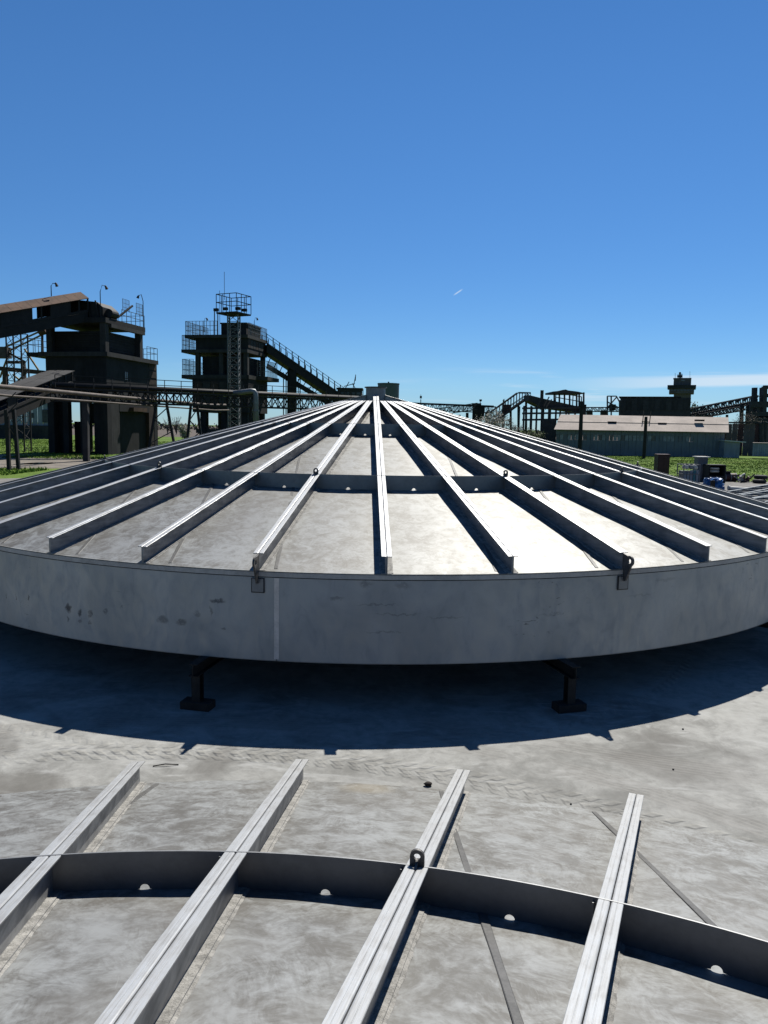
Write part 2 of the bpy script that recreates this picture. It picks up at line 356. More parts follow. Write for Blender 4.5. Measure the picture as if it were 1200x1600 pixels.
# ------------------------------------------------------------------ mesh builder
class MB:
    def __init__(s): s.v = []; s.f = []
    def add(s, vs, fs):
        b = len(s.v); s.v += [tuple(v) for v in vs]; s.f += [tuple(i+b for i in f) for f in fs]; return s
    def box(s, lo, hi, F=None):
        vs = [(x, y, z) for z in (lo[2], hi[2]) for y in (lo[1], hi[1]) for x in (lo[0], hi[0])]
        if F: vs = [F(*v) for v in vs]
        return s.add(vs, [(0,2,3,1),(4,5,7,6),(0,1,5,4),(2,6,7,3),(0,4,6,2),(1,3,7,5)])
    def beam(s, a, b, w, h=None, upv=(0,0,1)):
        h = h or w; a = Vector(a); b = Vector(b); d = (b-a).normalized(); u = Vector(upv)
        if abs(d.dot(u)) > .95: u = Vector((1,0,0))
        x = d.cross(u).normalized()*w/2; y = x.cross(d).normalized()*h/2
        vs = [a-x-y, a+x-y, a+x+y, a-x+y, b-x-y, b+x-y, b+x+y, b-x+y]
        return s.add(vs, [(3,2,1,0),(4,5,6,7),(0,1,5,4),(1,2,6,5),(2,3,7,6),(3,0,4,7)])
    def tube(s, pts, r, n=10, cap=True):
        pts = [Vector(p) for p in pts]; rs = r if isinstance(r, (list, tuple)) else [r]*len(pts); b0 = len(s.v); vs = []; fs = []
        for i, p in enumerate(pts):
            d = (pts[min(i+1, len(pts)-1)]-pts[max(i-1, 0)]).normalized()
            u = Vector((0,0,1)) if abs(d.z) < .9 else Vector((1,0,0))
            x = d.cross(u).normalized(); y = x.cross(d)
            for k in range(n):
                a = 2*math.pi*k/n; vs.append(p+x*math.cos(a)*rs[i]+y*math.sin(a)*rs[i])
        for i in range(len(pts)-1):
            for k in range(n):
                fs.append((i*n+k, i*n+(k+1)%n, (i+1)*n+(k+1)%n, (i+1)*n+k))
        if cap: fs.append(tuple(range(n))[::-1]); fs.append(tuple((len(pts)-1)*n+k for k in range(n)))
        return s.add(vs, fs)
    def prism(s, poly, a, b, F):                # poly in (p,q), extruded over t from a to b, F(p,q,t)->world
        n = len(poly); vs = [F(p, q, a) for p, q in poly]+[F(p, q, b) for p, q in poly]
        fs = [tuple(range(n))[::-1], tuple(range(n, 2*n))]+[(i, (i+1)%n, n+(i+1)%n, n+i) for i in range(n)]
        return s.add(vs, fs)
    def mesh(s, name, mat, off=(0,0,0), smooth=False, fix=True):
        me = bpy.data.meshes.new(name); me.from_pydata([(v[0]-off[0], v[1]-off[1], v[2]-off[2]) for v in s.v], [], s.f); me.update()
        if fix:
            bm = bmesh.new(); bm.from_mesh(me); bmesh.ops.recalc_face_normals(bm, faces=bm.faces); bm.to_mesh(me); bm.free()
        me.materials.append(mat)
        if smooth:
            for p in me.polygons: p.use_smooth = True
        return me
    def build(s, name, mat, parent=None, smooth=False, label=None, cat=None, group=None, kind=None):
        off = (0,0,0); q = parent
        while q is not None:
            off = q.location; 
            if q.parent is None: break
            q = q.parent
        if parent is None and s.v and kind is None:   # a one-mesh thing: origin at the middle of its base
            a = np.array([tuple(v) for v in s.v]); off = ((a[:,0].min()+a[:,0].max())/2, (a[:,1].min()+a[:,1].max())/2, a[:,2].min())
        o = bpy.data.objects.new(name, s.mesh(name, mat, off, smooth)); C.objects.link(o)
        if parent is not None: o.parent = parent
        else: o.location = off
        return tag(o, label, cat, group, kind)
def tag(o, label=None, cat=None, group=None, kind=None):
    for k, v in (('label', label), ('category', cat), ('group', group), ('kind', kind)):
        if v: o[k] = v
    return o
def thing(name, loc, label, cat, group=None):
    o = bpy.data.objects.new(name, None); C.objects.link(o); o.location = loc; o.empty_display_size = .3
    return tag(o, label, cat, group)
def part(name, mat, parent, **k):
    def go(mb): return mb.build(name, mat, parent, **k)
    return go

# ------------------------------------------------------------------ ground
mb = MB(); S = 4000
mb.add([(-S, -S, -.008), (S, -S, -.008), (S, S, -.008), (-S, S, -.008)], [(0,1,2,3)])
mb.build('ground', M['field'], kind='structure')
def blob(name, cx, cy, rx, ry, z, mat, n=48, jit=.08, kind='structure', **k):
    mb = MB(); vs = []
    for i in range(n):
        a = 2*math.pi*i/n; q = 1+jit*(math.sin(3*a+1.3)+.6*math.sin(7*a)+.5*random.uniform(-1, 1)); vs.append((cx+rx*q*math.cos(a), cy+ry*q*math.sin(a), z))
    mb.add(vs, [tuple(range(n))]); return mb.build(name, mat, kind=kind, **k)
blob('gravel_yard', 14, 24, 46, 28, -.004, M['gravel'], 64, .03)
blob('ploughed_field', 0, 620, 1200, 430, -.005, M['soil'], 80, .01)
pd = MB(); pd.add([(-26, -16, 0), (26, -16, 0), (27, 22, 0), (13, 33, 0), (-12, 31, 0), (-27, 20, 0)], [(0,1,2,3,4,5)])
pd.build('concrete_pad', M['concrete_pad'], kind='structure')
a_, b_ = gp(-80, 716), gp(200, 712)
blob('dirt_road', -30, 61, 24, 10.5, -.003, M['dirt'], 60, .06)
for i, (px, py, w) in enumerate(((38,724.5,.35),(48,724.5,.3),(58,724,.9),(71,724,.45))):
    p = gp(px, py); blob('puddle', p.x, p.y, w, 1.5, .001, M['puddle'], 20, .12)

# ------------------------------------------------------------------ the conical tank roofs
RR, SL, RH = 8.10, .262, .20
RING1, RING2, RING3 = 5.392, 2.56, .76
zc = lambda r: SL*(RR-r)
def panel_mesh(seed):
    rg = random.Random(seed); nr, na = 14, 6; vs = []; fs = []
    ph = [rg.uniform(0, 6.28) for _ in range(4)]
    for layer, dz in ((0, 0.), (1, -.008)):
        for i in range(nr+1):
            r = .21+(RR-.21)*i/nr
            for j in range(na+1):
                a = R_(10)*j/na; e = math.sin(math.pi*j/na)
                w = .006*e*(math.sin(r*2.1+ph[0])+.7*math.sin(r*4.3+ph[1]+j)) * min(1, r/3)
                vs.append((r*math.cos(a), r*math.sin(a), zc(r)+w*(i < nr)+dz))
    N = (nr+1)*(na+1); idx = lambda l, i, j: l*N+i*(na+1)+j
    for i in range(nr):
        for j in range(na):
            fs.append((idx(0,i,j), idx(0,i+1,j), idx(0,i+1,j+1), idx(0,i,j+1))); fs.append((idx(1,i,j), idx(1,i,j+1), idx(1,i+1,j+1), idx(1,i+1,j)))
    for j in range(na):
        fs.append((idx(0,nr,j), idx(1,nr,j), idx(1,nr,j+1), idx(0,nr,j+1)))
    m_ = MB().add(vs, fs).mesh('roof_panel', M['sheet'], smooth=False, fix=False)
    for k, p in enumerate(m_.polygons): p.use_smooth = True
    try: m_.set_sharp_from_angle(angle=R_(35))
    except Exception: pass
    return m_
def rib_mesh(rin):
    prof = [(.0015,.004),(.0575,.004),(.0575,.011),(.013,.0115),(.0115,.014),(.0115,.187),(.013,.190),(.0575,.191),(.0575,.1985),(.055,.2005),(.032,.2005),(.031,.1992),(.029,.1992),(.028,.2005),(.011,.2005),(.006,.199),(.0028,.196),(.0015,.190)]
    mb = MB(); ns = 10
    for sgn in (1, -1):
        lo = random.Random(sgn)
        base = len(mb.v); n = len(prof); fs = []; vs = []
        for i in range(ns+1):
            r = rin+(RR-rin)*i/ns
            for t, z in prof: vs.append((r, sgn*t, z+zc(r)))
        for i in range(ns):
            for k in range(n): fs.append((i*n+k, i*n+(k+1)%n, (i+1)*n+(k+1)%n, (i+1)*n+k))
        fs.append(tuple(range(n))); fs.append(tuple(ns*n+k for k in range(n)))
        mb.add(vs, fs)
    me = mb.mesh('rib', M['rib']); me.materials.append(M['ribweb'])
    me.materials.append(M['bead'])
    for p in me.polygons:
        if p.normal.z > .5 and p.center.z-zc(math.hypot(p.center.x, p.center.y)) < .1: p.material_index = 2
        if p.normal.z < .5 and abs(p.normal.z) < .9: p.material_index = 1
    return me
def bead_mesh(rin):
    rg = random.Random(5); mb = MB(); n = 120
    for sgn in (1, -1):
        vs = []; fs = []
        for i in range(n+1):
            r = rin+(RR-.02-rin)*i/n; w = rg.uniform(.012, .020); h = rg.uniform(.004, .008)
            for t, z in ((.050, .0015), (.0585, h), (.0585+w*.6, h*.6), (.0585+w, .0012)):
                vs.append((r, sgn*t, z+zc(r)))
        for i in range(n):
            for k in range(3): fs.append((i*4+k, i*4+k+1, i*4+5+k, i*4+4+k))
        mb.add(vs, fs)
    return mb.mesh('weld_bead', M['bead'])
def ring_mesh(rad, hole, h=.2035, th=.008):
    mb = MB(); vs = []; fs = []; half = R_(5)
    ss = sorted(set([-half+2*half*i/10 for i in range(11)]+[hole*math.cos(math.pi*i/10)/rad for i in range(11)]))
    for s_ in ss:
        q = s_*rad; b = math.sqrt(max(0, hole*hole-q*q)) if abs(q) < hole else 0
        for rr in (rad-th/2, rad+th/2):
            vs.append((rr*math.cos(s_), rr*math.sin(s_), zc(rad)+(b if b else -.012))); vs.append((rr*math.cos(s_), rr*math.sin(s_), zc(rad)+h))
    for i in range(len(ss)-1):
        a, b = i*4, i*4+4
        fs += [(a, b, b+1, a+1), (a+2, a+3, b+3, b+2), (a+1, b+1, b+3, a+3), (a, a+2, b+2, b)]
    fs += [(0,1,3,2)]; e = (len(ss)-1)*4; fs += [(e, e+2, e+3, e+1)]
    return mb.add(vs, fs).mesh('ring_segment', M['ring'])
def holed_plate(outer, hc, hr, th, F, n=40):
    """plate with a round eye; outer: contour polygon star-shaped about hc, F(p,q,t)"""
    mb = MB(); vs = []; fs = []
    def radius(a):
        d = (math.cos(a), math.sin(a)); best = None
        for i in range(len(outer)):
            (x1, y1), (x2, y2) = outer[i], outer[(i+1)%len(outer)]; x1 -= hc[0]; x2 -= hc[0]; y1 -= hc[1]; y2 -= hc[1]
            ex, ey = x2-x1, y2-y1; det = d[0]*(-ey)+ex*d[1]
            if abs(det) < 1e-12: continue
            tt = (x1*(-ey)+ex*y1)/det; s_ = (d[0]*y1-d[1]*x1)/det
            if tt > 0 and -1e-6 <= s_ <= 1+1e-6: best = tt if best is None else max(best, tt)
        return best or hr*1.3
    angs = sorted(set([2*math.pi*i/n for i in range(n)]+[math.atan2(y-hc[1], x-hc[0]) % (2*math.pi) for x, y in outer])); n = len(angs)
    for t in (-th/2, th/2):
        for a in angs:
            R1 = radius(a)
            vs.append(F(hc[0]+hr*math.cos(a), hc[1]+hr*math.sin(a), t)); vs.append(F(hc[0]+R1*math.cos(a), hc[1]+R1*math.sin(a), t))
    for i in range(n):
        j = (i+1)%n; A, B, A2, B2 = 2*i, 2*j, 2*n+2*i, 2*n+2*j
        fs += [(A, A+1, B+1, B), (A2, B2, B2+1, A2+1), (A, B, B2, A2), (A+1, A2+1, B2+1, B+1)]
    return mb.add(vs, fs)
def arcpts(cx, cy, r, a0, a1, n): return [(cx+r*math.cos(R_(a0+(a1-a0)*i/n)), cy+r*math.sin(R_(a0+(a1-a0)*i/n))) for i in range(n+1)]
def lid_ring(r0_, r1_, z0, z1, n=144, a0=0, a1=360):
    mb = MB(); vs = []; fs = []; full = abs(a1-a0) >= 359.9; n_ = n if full else n+1
    for i in range(n_):
        a = R_(a0+(a1-a0)*i/n); c_, s_ = math.cos(a), math.sin(a)
        vs += [(r0_*c_, r0_*s_, z0), (r1_*c_, r1_*s_, z0), (r1_*c_, r1_*s_, z1), (r0_*c_, r0_*s_, z1)]
    for i in range(n):
        j = (i+1)%n_
        for k in range(4): fs.append((i*4+k, j*4+k, j*4+(k+1)%4, i*4+(k+1)%4))
    if not full: fs += [(0,1,2,3), (n*4+3, n*4+2, n*4+1, n*4)]
    return mb.add(vs, fs)
def seam_mesh(off):
    d = R_(31); dx, dy = math.cos(d), math.sin(d); nx, ny = -dy, dx; mb = MB(); L = math.sqrt((RR-.07)**2-off*off)
    n = 60; vs = []; fs = []
    for i in range(n+1):
        s_ = -L+2*L*i/n
        w0 = .022+.003*math.sin(i*.9)
        for w, h in ((-w0, .0006), (-w0+.004, .0035), (w0-.004, .0035), (w0, .0006)):
            x, y = dx*s_+nx*(off+w), dy*s_+ny*(off+w); vs.append((x, y, zc(math.hypot(x, y))+h+.001))
    for i in range(n):
        for k in range(3): fs.append((i*4+k, i*4+k+1, i*4+5+k, i*4+4+k))
    return mb.add(vs, fs).mesh('seam_strip', M['seam'])
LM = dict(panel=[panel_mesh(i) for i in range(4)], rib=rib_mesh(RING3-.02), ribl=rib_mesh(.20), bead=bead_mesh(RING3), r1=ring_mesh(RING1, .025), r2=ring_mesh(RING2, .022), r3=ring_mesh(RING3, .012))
u_out = [(-.037, .0)]+[(.037, .0), (.037, .05)]+arcpts(0, .05, .037, 20, 160, 10)+[(-.037, .05)]
LM['ringlug'] = holed_plate(u_out, (0, .050), .017, .016, lambda p, q, t: (RING1+t+.0, p, zc(RING1)+RH+.004+q)).mesh('lifting_lug', M['lug'])
gus = MB()
for sg in (1, -1): gus.prism([(0, 0), (.05, 0), (0, .035)], -.006, .006, lambda p, q, t, sg=sg: (RING1+sg*(p+.009), t, zc(RING1)+RH+.003+q-SL*sg*p))
LM['gusset'] = gus.mesh('gusset', M['lug'])
LM['cleat'] = MB().box((RING1-.022, .075, zc(RING1)+.012), (RING1-.005, .083, zc(RING1)+.185)).mesh('cleat', M['ring'])
rl_out = arcpts(.105, .115, .062, -62, 118, 14)+[(-.06, .203), (-.06, .06), (.004, .012), (.012, -.10), (.022, -.135), (.05, -.125)]
LM['rimlug'] = holed_plate(rl_out, (.105, .115), .028, .022, lambda p, q, t: (RR+.012+p, t, q)).mesh('lifting_lug', M['lug'])
hub = MB()
def lathe(prof, n=36):
    mb = MB(); vs = []; fs = []
    for i in range(n):
        a = 2*math.pi*i/n
        for r, z in prof: vs.append((r*math.cos(a), r*math.sin(a), z))
    k = len(prof)
    for i in range(n):
        j = (i+1)%n
        for q in range(k-1): fs.append((i*k+q, j*k+q, j*k+q+1, i*k+q+1))
    mb.add(vs, fs); mb.f.append(tuple(i*k+k-1 for i in range(n))); return mb
z0 = zc(.21)
LM['hub'] = lathe([(.205, z0-.05), (.205, z0+.33), (.205, z0+.345)]).mesh('hub', M['ring'])
LM['hubf'] = lathe([(.206, z0+.345), (.235, z0+.346), (.235, z0+.368), (.0, z0+.372)]).mesh('hub_flange', M['lug'])
seams = [seam_mesh(-.13+1.225*i) for i in range(-6, 7) if i != 0]
def child(name, me, parent, rz=0., z=0., label=None):
    o = bpy.data.objects.new(name, me); C.objects.link(o); o.parent = parent; o.rotation_euler = (0, 0, rz); o.location = (0, 0, z)
    if label: o['label'] = label
    return o
def build_lid(loc, rot, h0, skirt, label):
    t = thing('tank_roof', loc, label, 'tank roof', 'conical tank roofs'); t.rotation_euler = (0, 0, R_(rot))
    for k in range(36):
        a = R_(10*k)
        child('roof_panel', LM['panel'][(k*7+k//3) % 4], t, a, h0)
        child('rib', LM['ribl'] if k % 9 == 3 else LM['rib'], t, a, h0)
        child('weld_bead', LM['bead'], t, a, h0)
        child('ring_segment', LM['r1'], t, a+R_(5), h0); child('ring_segment', LM['r2'], t, a+R_(5), h0); child('ring_segment', LM['r3'], t, a+R_(5), h0)
        child('cleat', LM['cleat'], t, a, h0)
        if k % 3 == 2:
            lg = child('lifting_lug', LM['ringlug'], t, a, h0); child('gusset', LM['gusset'], lg)
            if skirt:
                lg = child('lifting_lug', LM['rimlug'], t, a, h0)
                w = MB().box((RR+.0105, -.075, -.24), (RR+.017, .075, -.075)).mesh('backing_weld', M['dark_gap']); child('backing_weld', w, lg)
                w = MB().box((RR+.012, -.064, -.229), (RR+.022, .064, -.082)).mesh('backing_plate', M['ring']); child('backing_plate', w, lg)
    for s_ in seams: child('seam_strip', s_, t, 0, h0)
    child('hub', LM['hub'], t, 0, h0); child('hub_flange', LM['hubf'], t, 0, h0)
    if skirt: child('rim_strip', lid_ring(RR-.055, RR+.010, .0005, .0042).mesh('rim_strip', M['sheet']), t, 0, h0)
    if skirt:
        child('rim_band', lid_ring(RR-.01, RR+.007, -.058, -.0085).mesh('rim_band', M['rimband']), t, 0, h0)
        child('rim_weld', lid_ring(RR-.01, RR+.0095, -.066, -.0585).mesh('rim_weld', M['dark_gap']), t, 0, h0)
        seam_a = -96.7-rot
        for i in range(6):
            child('skirt_plate', lid_ring(RR-.008, RR+.0035, -1.0, -.0665, 40, .05, 59.95).mesh('skirt_plate', M['skirt']), t, R_(seam_a+60*i), h0)
            child('skirt_seam', lid_ring(RR-.004, RR+.0065, -.985, -.07, 2, -.19, .19).mesh('skirt_seam', M['seam_pale']), t, R_(seam_a+60*i), h0)
        child('skirt_edge', lid_ring(RR-.009, RR+.006, -1.006, -1.0005).mesh('skirt_edge', M['ring']), t, 0, h0)
    return t
Z_FAR = CAM_H-1.592
FC = (-.219, 16.338)
build_lid((FC[0], FC[1], Z_FAR-1.006), -118.18, 1.006, True, 'grey steel cone roof with tall skirt, raised on stands above the slab')
build_lid((-.847, -1.631, 0.004), 58.83, .018, False, 'grey steel cone roof lying flat on the concrete in the foreground')

# stands under the raised roof
sb = Z_FAR-1.0065
for i, (a, lab) in enumerate(((-102.6, 'steel stand under the skirt, left of centre near the vertical weld seam'), (-73.6, 'steel stand under the skirt, right of centre below the eyed lifting lug'),
                              (-44.5, 'steel stand under the skirt at the right edge of the photo'), (-132, 'steel stand under the skirt at the left edge of the photo'))):
    ca, sa = math.cos(R_(a)), math.sin(R_(a))
    F = lambda r, t, z: (FC[0]+r*ca-t*sa, FC[1]+r*sa+t*ca, z)
    P = F(8.2, 0, 0); t = thing('support_stand', P, lab, 'stand', 'stands carrying the raised tank roof')
    b = MB(); b.box((7.1, -.05, sb-.010), (8.42, .05, sb-.0005), F); b.box((7.1, -.05, sb-.14), (8.42, .05, sb-.13), F); b.box((7.1, -.005, sb-.13), (8.42, .005, sb-.010), F); b.build('cross_beam', M['stand'], t)
    b = MB()
    for rr in (8.30,):
        b.box((rr-.05, -.05, .085), (rr-.042, .05, sb-.1405), F); b.box((rr+.042, -.05, .085), (rr+.05, .05, sb-.1405), F); b.box((rr-.042, -.005, .085), (rr+.042, .005, sb-.1405), F)
    b.build('post', M['stand'], t)
    for rr in (8.30,):
        b = MB(); b.box((rr-.09, -.17, .001), (rr+.09, .17, .085), F); b.build('base_block', M['timber'], t)

# ------------------------------------------------------------------ works buildings: helpers
UX = Vector((-.981, .194, 0)); WX = Vector((.194, .981, 0))
def frame(o, U=UX, W=WX):
    o = Vector(o)
    return lambda u, w, z: o + U*u + W*w + Vector((0, 0, z))
def box(name, mat, parent, F, lo, hi, **k): return MB().box(lo, hi, F).build(name, mat, parent, **k)
def railing(parent, pts, h=1.1, step=1.0, th=.045, mat='railing', mesh=False, name='railing'):
    mb = MB(); pts = [Vector(p) for p in pts]; U = Vector((0, 0, 1))
    for a, b in zip(pts, pts[1:]):
        n = max(1, round((b-a).length/step))
        for i in range(n+1):
            p = a.lerp(b, i/n); mb.beam(p, p+U*h, th)
        for f in ((1, .66, .33) if mesh else (1, .55)): mb.beam(a+U*h*f, b+U*h*f, th)
        if mesh:
            n = max(2, round((b-a).length/.18))
            for i in range(n): p = a.lerp(b, (i+.5)/n); mb.beam(p+U*.05, p+U*h, .018)
    return mb.build(name, M[mat], parent, kind='stuff')
def lattice(parent, base, top, w, n, mat='darksteel', leg=.12, br=.06, w2=None):
    base = Vector(base); top = Vector(top); w2 = w2 or w; cs = ((-1,-1),(1,-1),(1,1),(-1,1))
    pos = lambda c, f: base.lerp(top, f)+Vector((c[0], c[1], 0))*((w+(w2-w)*f)/2)
    for c in cs: MB().beam(pos(c, 0), pos(c, 1), leg).build('leg', M[mat], parent)
    mb = MB()
    for i in range(n):
        for k in range(4):
            a, b = cs[k], cs[(k+1)%4]
            mb.beam(pos(a, i/n), pos(b, (i+1)/n), br); mb.beam(pos(a, (i+1)/n), pos(b, (i+1)/n), br)
            if n < 9: mb.beam(pos(b, i/n), pos(a, (i+1)/n), br)
    mb.build('bracing', M[mat], parent, kind='stuff')
def truss(parent, a, b, h, w, n, mat='darksteel', ch=.14, br=.08):
    a, b = Vector(a), Vector(b); d = (b-a).normalized(); sd = Vector((d.y, -d.x, 0)).normalized()*w/2; U = Vector((0, 0, h))
    for s_ in (-1, 1):
        for f in (0, 1): MB().beam(a+sd*s_+U*f, b+sd*s_+U*f, ch).build('chord', M[mat], parent)
    mb = MB()
    for s_ in (-1, 1):
        for i in range(n):
            p, q = a.lerp(b, i/n)+sd*s_, a.lerp(b, (i+1)/n)+sd*s_
            mb.beam(p, p+U, br); mb.beam(*((p, q+U) if i % 2 else (p+U, q)), br)
    for i in range(n+1): p = a.lerp(b, i/n); mb.beam(p-sd, p+sd, br)
    mb.build('bracing', M[mat], parent, kind='stuff')
def lamp(parent, p, h, d=(.6, 0, 0)):
    p = Vector(p); d = Vector(d)
    MB().tube([p, p+Vector((0,0,h*.8)), p+Vector((0,0,h))+d*.3, p+Vector((0,0,h*.97))+d*.7], [.05, .04, .035, .035], 8).build('lamp_arm', M['darksteel'], parent)
    q = p+Vector((0,0,h*.95))+d*.8
    MB().tube([q+Vector((0,0,.12))-d*.1, q+Vector((0,0,.02)), q-Vector((0,0,.22))+d*.15], [.06, .10, .145], 10).build('lamp_head', M['darksteel'], parent)
def wallrow(parent, F, u0, u1, w, z0, z1, n, mat, name='wall_panel', gap=.02):
    """separate cladding/board panels along u"""
    for i in range(n):
        a = u0+(u1-u0)*i/n; b = u0+(u1-u0)*(i+1)/n
        MB().box((a+gap/2, w-.03-.01*(i % 2), z0), (b-gap/2, w+.06, z1), F).build(name, M[mat], parent)

# ------------------------------------------------------------------ bunker tower at the left
D1 = 76.0; C1 = gx(168, D1); F = frame(C1); Z1 = lambda y: hz(168, y, D1)
t = thing('bunker_tower', C1, 'soot-black concrete bunker tower on pillars at the far left, rust-roofed gallery entering its top', 'tower', 'bunker towers')
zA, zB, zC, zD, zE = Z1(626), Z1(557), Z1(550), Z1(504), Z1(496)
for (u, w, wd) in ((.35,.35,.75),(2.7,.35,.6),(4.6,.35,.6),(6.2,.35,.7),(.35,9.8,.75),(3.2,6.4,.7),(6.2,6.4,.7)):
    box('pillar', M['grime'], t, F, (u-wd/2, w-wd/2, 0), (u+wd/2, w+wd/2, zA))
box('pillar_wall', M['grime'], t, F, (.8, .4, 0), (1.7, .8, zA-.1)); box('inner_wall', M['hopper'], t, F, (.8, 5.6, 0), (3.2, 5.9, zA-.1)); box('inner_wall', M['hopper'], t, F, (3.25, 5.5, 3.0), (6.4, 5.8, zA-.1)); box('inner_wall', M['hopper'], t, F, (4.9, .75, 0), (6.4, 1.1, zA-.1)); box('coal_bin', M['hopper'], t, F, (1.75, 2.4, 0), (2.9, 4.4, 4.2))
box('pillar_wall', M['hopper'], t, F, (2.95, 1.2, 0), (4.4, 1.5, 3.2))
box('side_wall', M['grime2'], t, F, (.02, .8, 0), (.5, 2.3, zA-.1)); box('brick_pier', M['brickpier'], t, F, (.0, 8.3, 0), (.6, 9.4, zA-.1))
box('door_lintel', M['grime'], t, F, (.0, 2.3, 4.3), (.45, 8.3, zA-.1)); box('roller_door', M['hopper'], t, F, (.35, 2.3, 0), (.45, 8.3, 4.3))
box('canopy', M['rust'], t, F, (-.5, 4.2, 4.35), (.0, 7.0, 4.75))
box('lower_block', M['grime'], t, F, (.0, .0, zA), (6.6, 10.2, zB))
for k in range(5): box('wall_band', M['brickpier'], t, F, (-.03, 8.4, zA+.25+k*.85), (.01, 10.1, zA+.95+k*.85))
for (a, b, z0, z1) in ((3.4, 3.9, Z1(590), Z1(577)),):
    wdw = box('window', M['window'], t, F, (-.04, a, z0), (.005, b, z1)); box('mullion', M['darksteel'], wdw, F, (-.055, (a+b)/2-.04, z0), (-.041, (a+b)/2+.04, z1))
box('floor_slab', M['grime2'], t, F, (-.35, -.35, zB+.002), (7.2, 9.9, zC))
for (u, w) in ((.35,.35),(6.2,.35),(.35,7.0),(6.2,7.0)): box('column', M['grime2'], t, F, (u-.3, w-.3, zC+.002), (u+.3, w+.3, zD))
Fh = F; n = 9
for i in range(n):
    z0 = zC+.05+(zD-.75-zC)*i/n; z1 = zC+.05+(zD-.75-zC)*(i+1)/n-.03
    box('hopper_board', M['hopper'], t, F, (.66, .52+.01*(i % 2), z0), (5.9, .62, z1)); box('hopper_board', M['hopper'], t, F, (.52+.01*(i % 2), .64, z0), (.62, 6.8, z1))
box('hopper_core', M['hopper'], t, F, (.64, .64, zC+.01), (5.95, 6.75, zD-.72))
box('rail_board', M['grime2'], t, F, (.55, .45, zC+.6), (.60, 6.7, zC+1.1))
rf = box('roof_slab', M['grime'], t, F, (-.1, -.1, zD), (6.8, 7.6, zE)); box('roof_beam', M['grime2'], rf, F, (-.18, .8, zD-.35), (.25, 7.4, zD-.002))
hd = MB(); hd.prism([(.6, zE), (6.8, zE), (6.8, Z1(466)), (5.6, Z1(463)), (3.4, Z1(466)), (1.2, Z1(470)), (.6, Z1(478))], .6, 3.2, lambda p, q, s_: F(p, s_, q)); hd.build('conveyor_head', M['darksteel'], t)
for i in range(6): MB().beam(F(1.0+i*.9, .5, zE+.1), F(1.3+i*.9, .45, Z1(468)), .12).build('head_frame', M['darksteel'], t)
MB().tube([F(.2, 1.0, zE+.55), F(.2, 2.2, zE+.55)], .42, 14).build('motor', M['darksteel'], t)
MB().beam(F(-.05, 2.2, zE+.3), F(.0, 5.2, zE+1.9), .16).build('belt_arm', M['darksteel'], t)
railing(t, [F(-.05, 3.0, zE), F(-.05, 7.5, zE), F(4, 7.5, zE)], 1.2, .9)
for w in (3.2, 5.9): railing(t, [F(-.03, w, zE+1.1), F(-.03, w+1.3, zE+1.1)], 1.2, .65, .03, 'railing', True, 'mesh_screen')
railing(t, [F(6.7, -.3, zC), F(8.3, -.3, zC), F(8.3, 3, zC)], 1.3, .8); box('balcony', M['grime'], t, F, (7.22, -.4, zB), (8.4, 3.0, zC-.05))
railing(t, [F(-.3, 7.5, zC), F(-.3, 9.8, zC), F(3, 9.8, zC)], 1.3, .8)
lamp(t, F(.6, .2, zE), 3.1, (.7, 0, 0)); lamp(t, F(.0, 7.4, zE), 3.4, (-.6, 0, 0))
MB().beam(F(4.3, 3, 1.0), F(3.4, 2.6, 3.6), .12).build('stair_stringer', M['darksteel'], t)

# rust-roofed gallery into its top
def gallery(name, a, b, w, h, label, roofmat='rust', roof=True, n=10, cat='conveyor', gaps=(), group=None, ridge=1.12):
    a, b = Vector(a), Vector(b); d = b-a; L = d.length; d = d.normalized(); sd = Vector((d.y, -d.x, 0)).normalized(); U = Vector((0, 0, 1))
    o = thing(name, (a.x, a.y, 0), label, cat, group)
    G = lambda s_, x, z: a+d*s_+sd*x+U*z
    MB().box((0, -w/2, 0), (L, w/2, h*.32), lambda s_, x, z: G(s_, x, z)).build('belt_deck', M['darksteel'], o)
    for sg in (-1, 1):
        MB().box((0, sg*w/2-.06, h*.32+.01), (L, sg*w/2+.06, h*.42), G).build('side_plate', M['darksteel'], o)
        for i in range(n+1):
            MB().box((L*i/n-.07, sg*w/2-.05, h*.421), (L*i/n+.07, sg*w/2+.05, h*.80), G).build('frame_post', M['darksteel'], o)
        for i in range(n):
            if i in gaps: continue
            MB().box((L*i/n+.075, sg*w/2-.03, h*.423), (L*(i+1)/n-.075, sg*w/2+.03, h*.80), G).build('side_panel', M['darksteel'], o)
    if roof:
        for i in range(n):
            for sg in (-1, 1):
                s0, s1 = L*i/n+.01, L*(i+1)/n-.01
                vs = [G(s0, sg*(w/2+.25), h*.79), G(s1, sg*(w/2+.25), h*.79), G(s1, sg*.02, h*ridge), G(s0, sg*.02, h*ridge)]
                vs += [v+Vector((0, 0, .05)) for v in vs]
                MB().add(vs, [(0,1,2,3),(4,7,6,5),(0,4,5,1),(1,5,6,2),(2,6,7,3),(3,7,4,0)]).build('roof_sheet', M[roofmat], o)
    return o, G, L
A = at(-130, 553, 66); B = at(127, 504, 77.5)
g, G, L = gallery('conveyor_gallery', A, B, 2.6, 2.75, 'dark conveyor gallery with rust-brown pitched roof rising into the left tower', n=16, gaps=(6, 10, 11, 14, 15), ridge=1.06)
lamp(g, G(L*.80, 0, 3.0), 1.2, (.6, 0, 0))
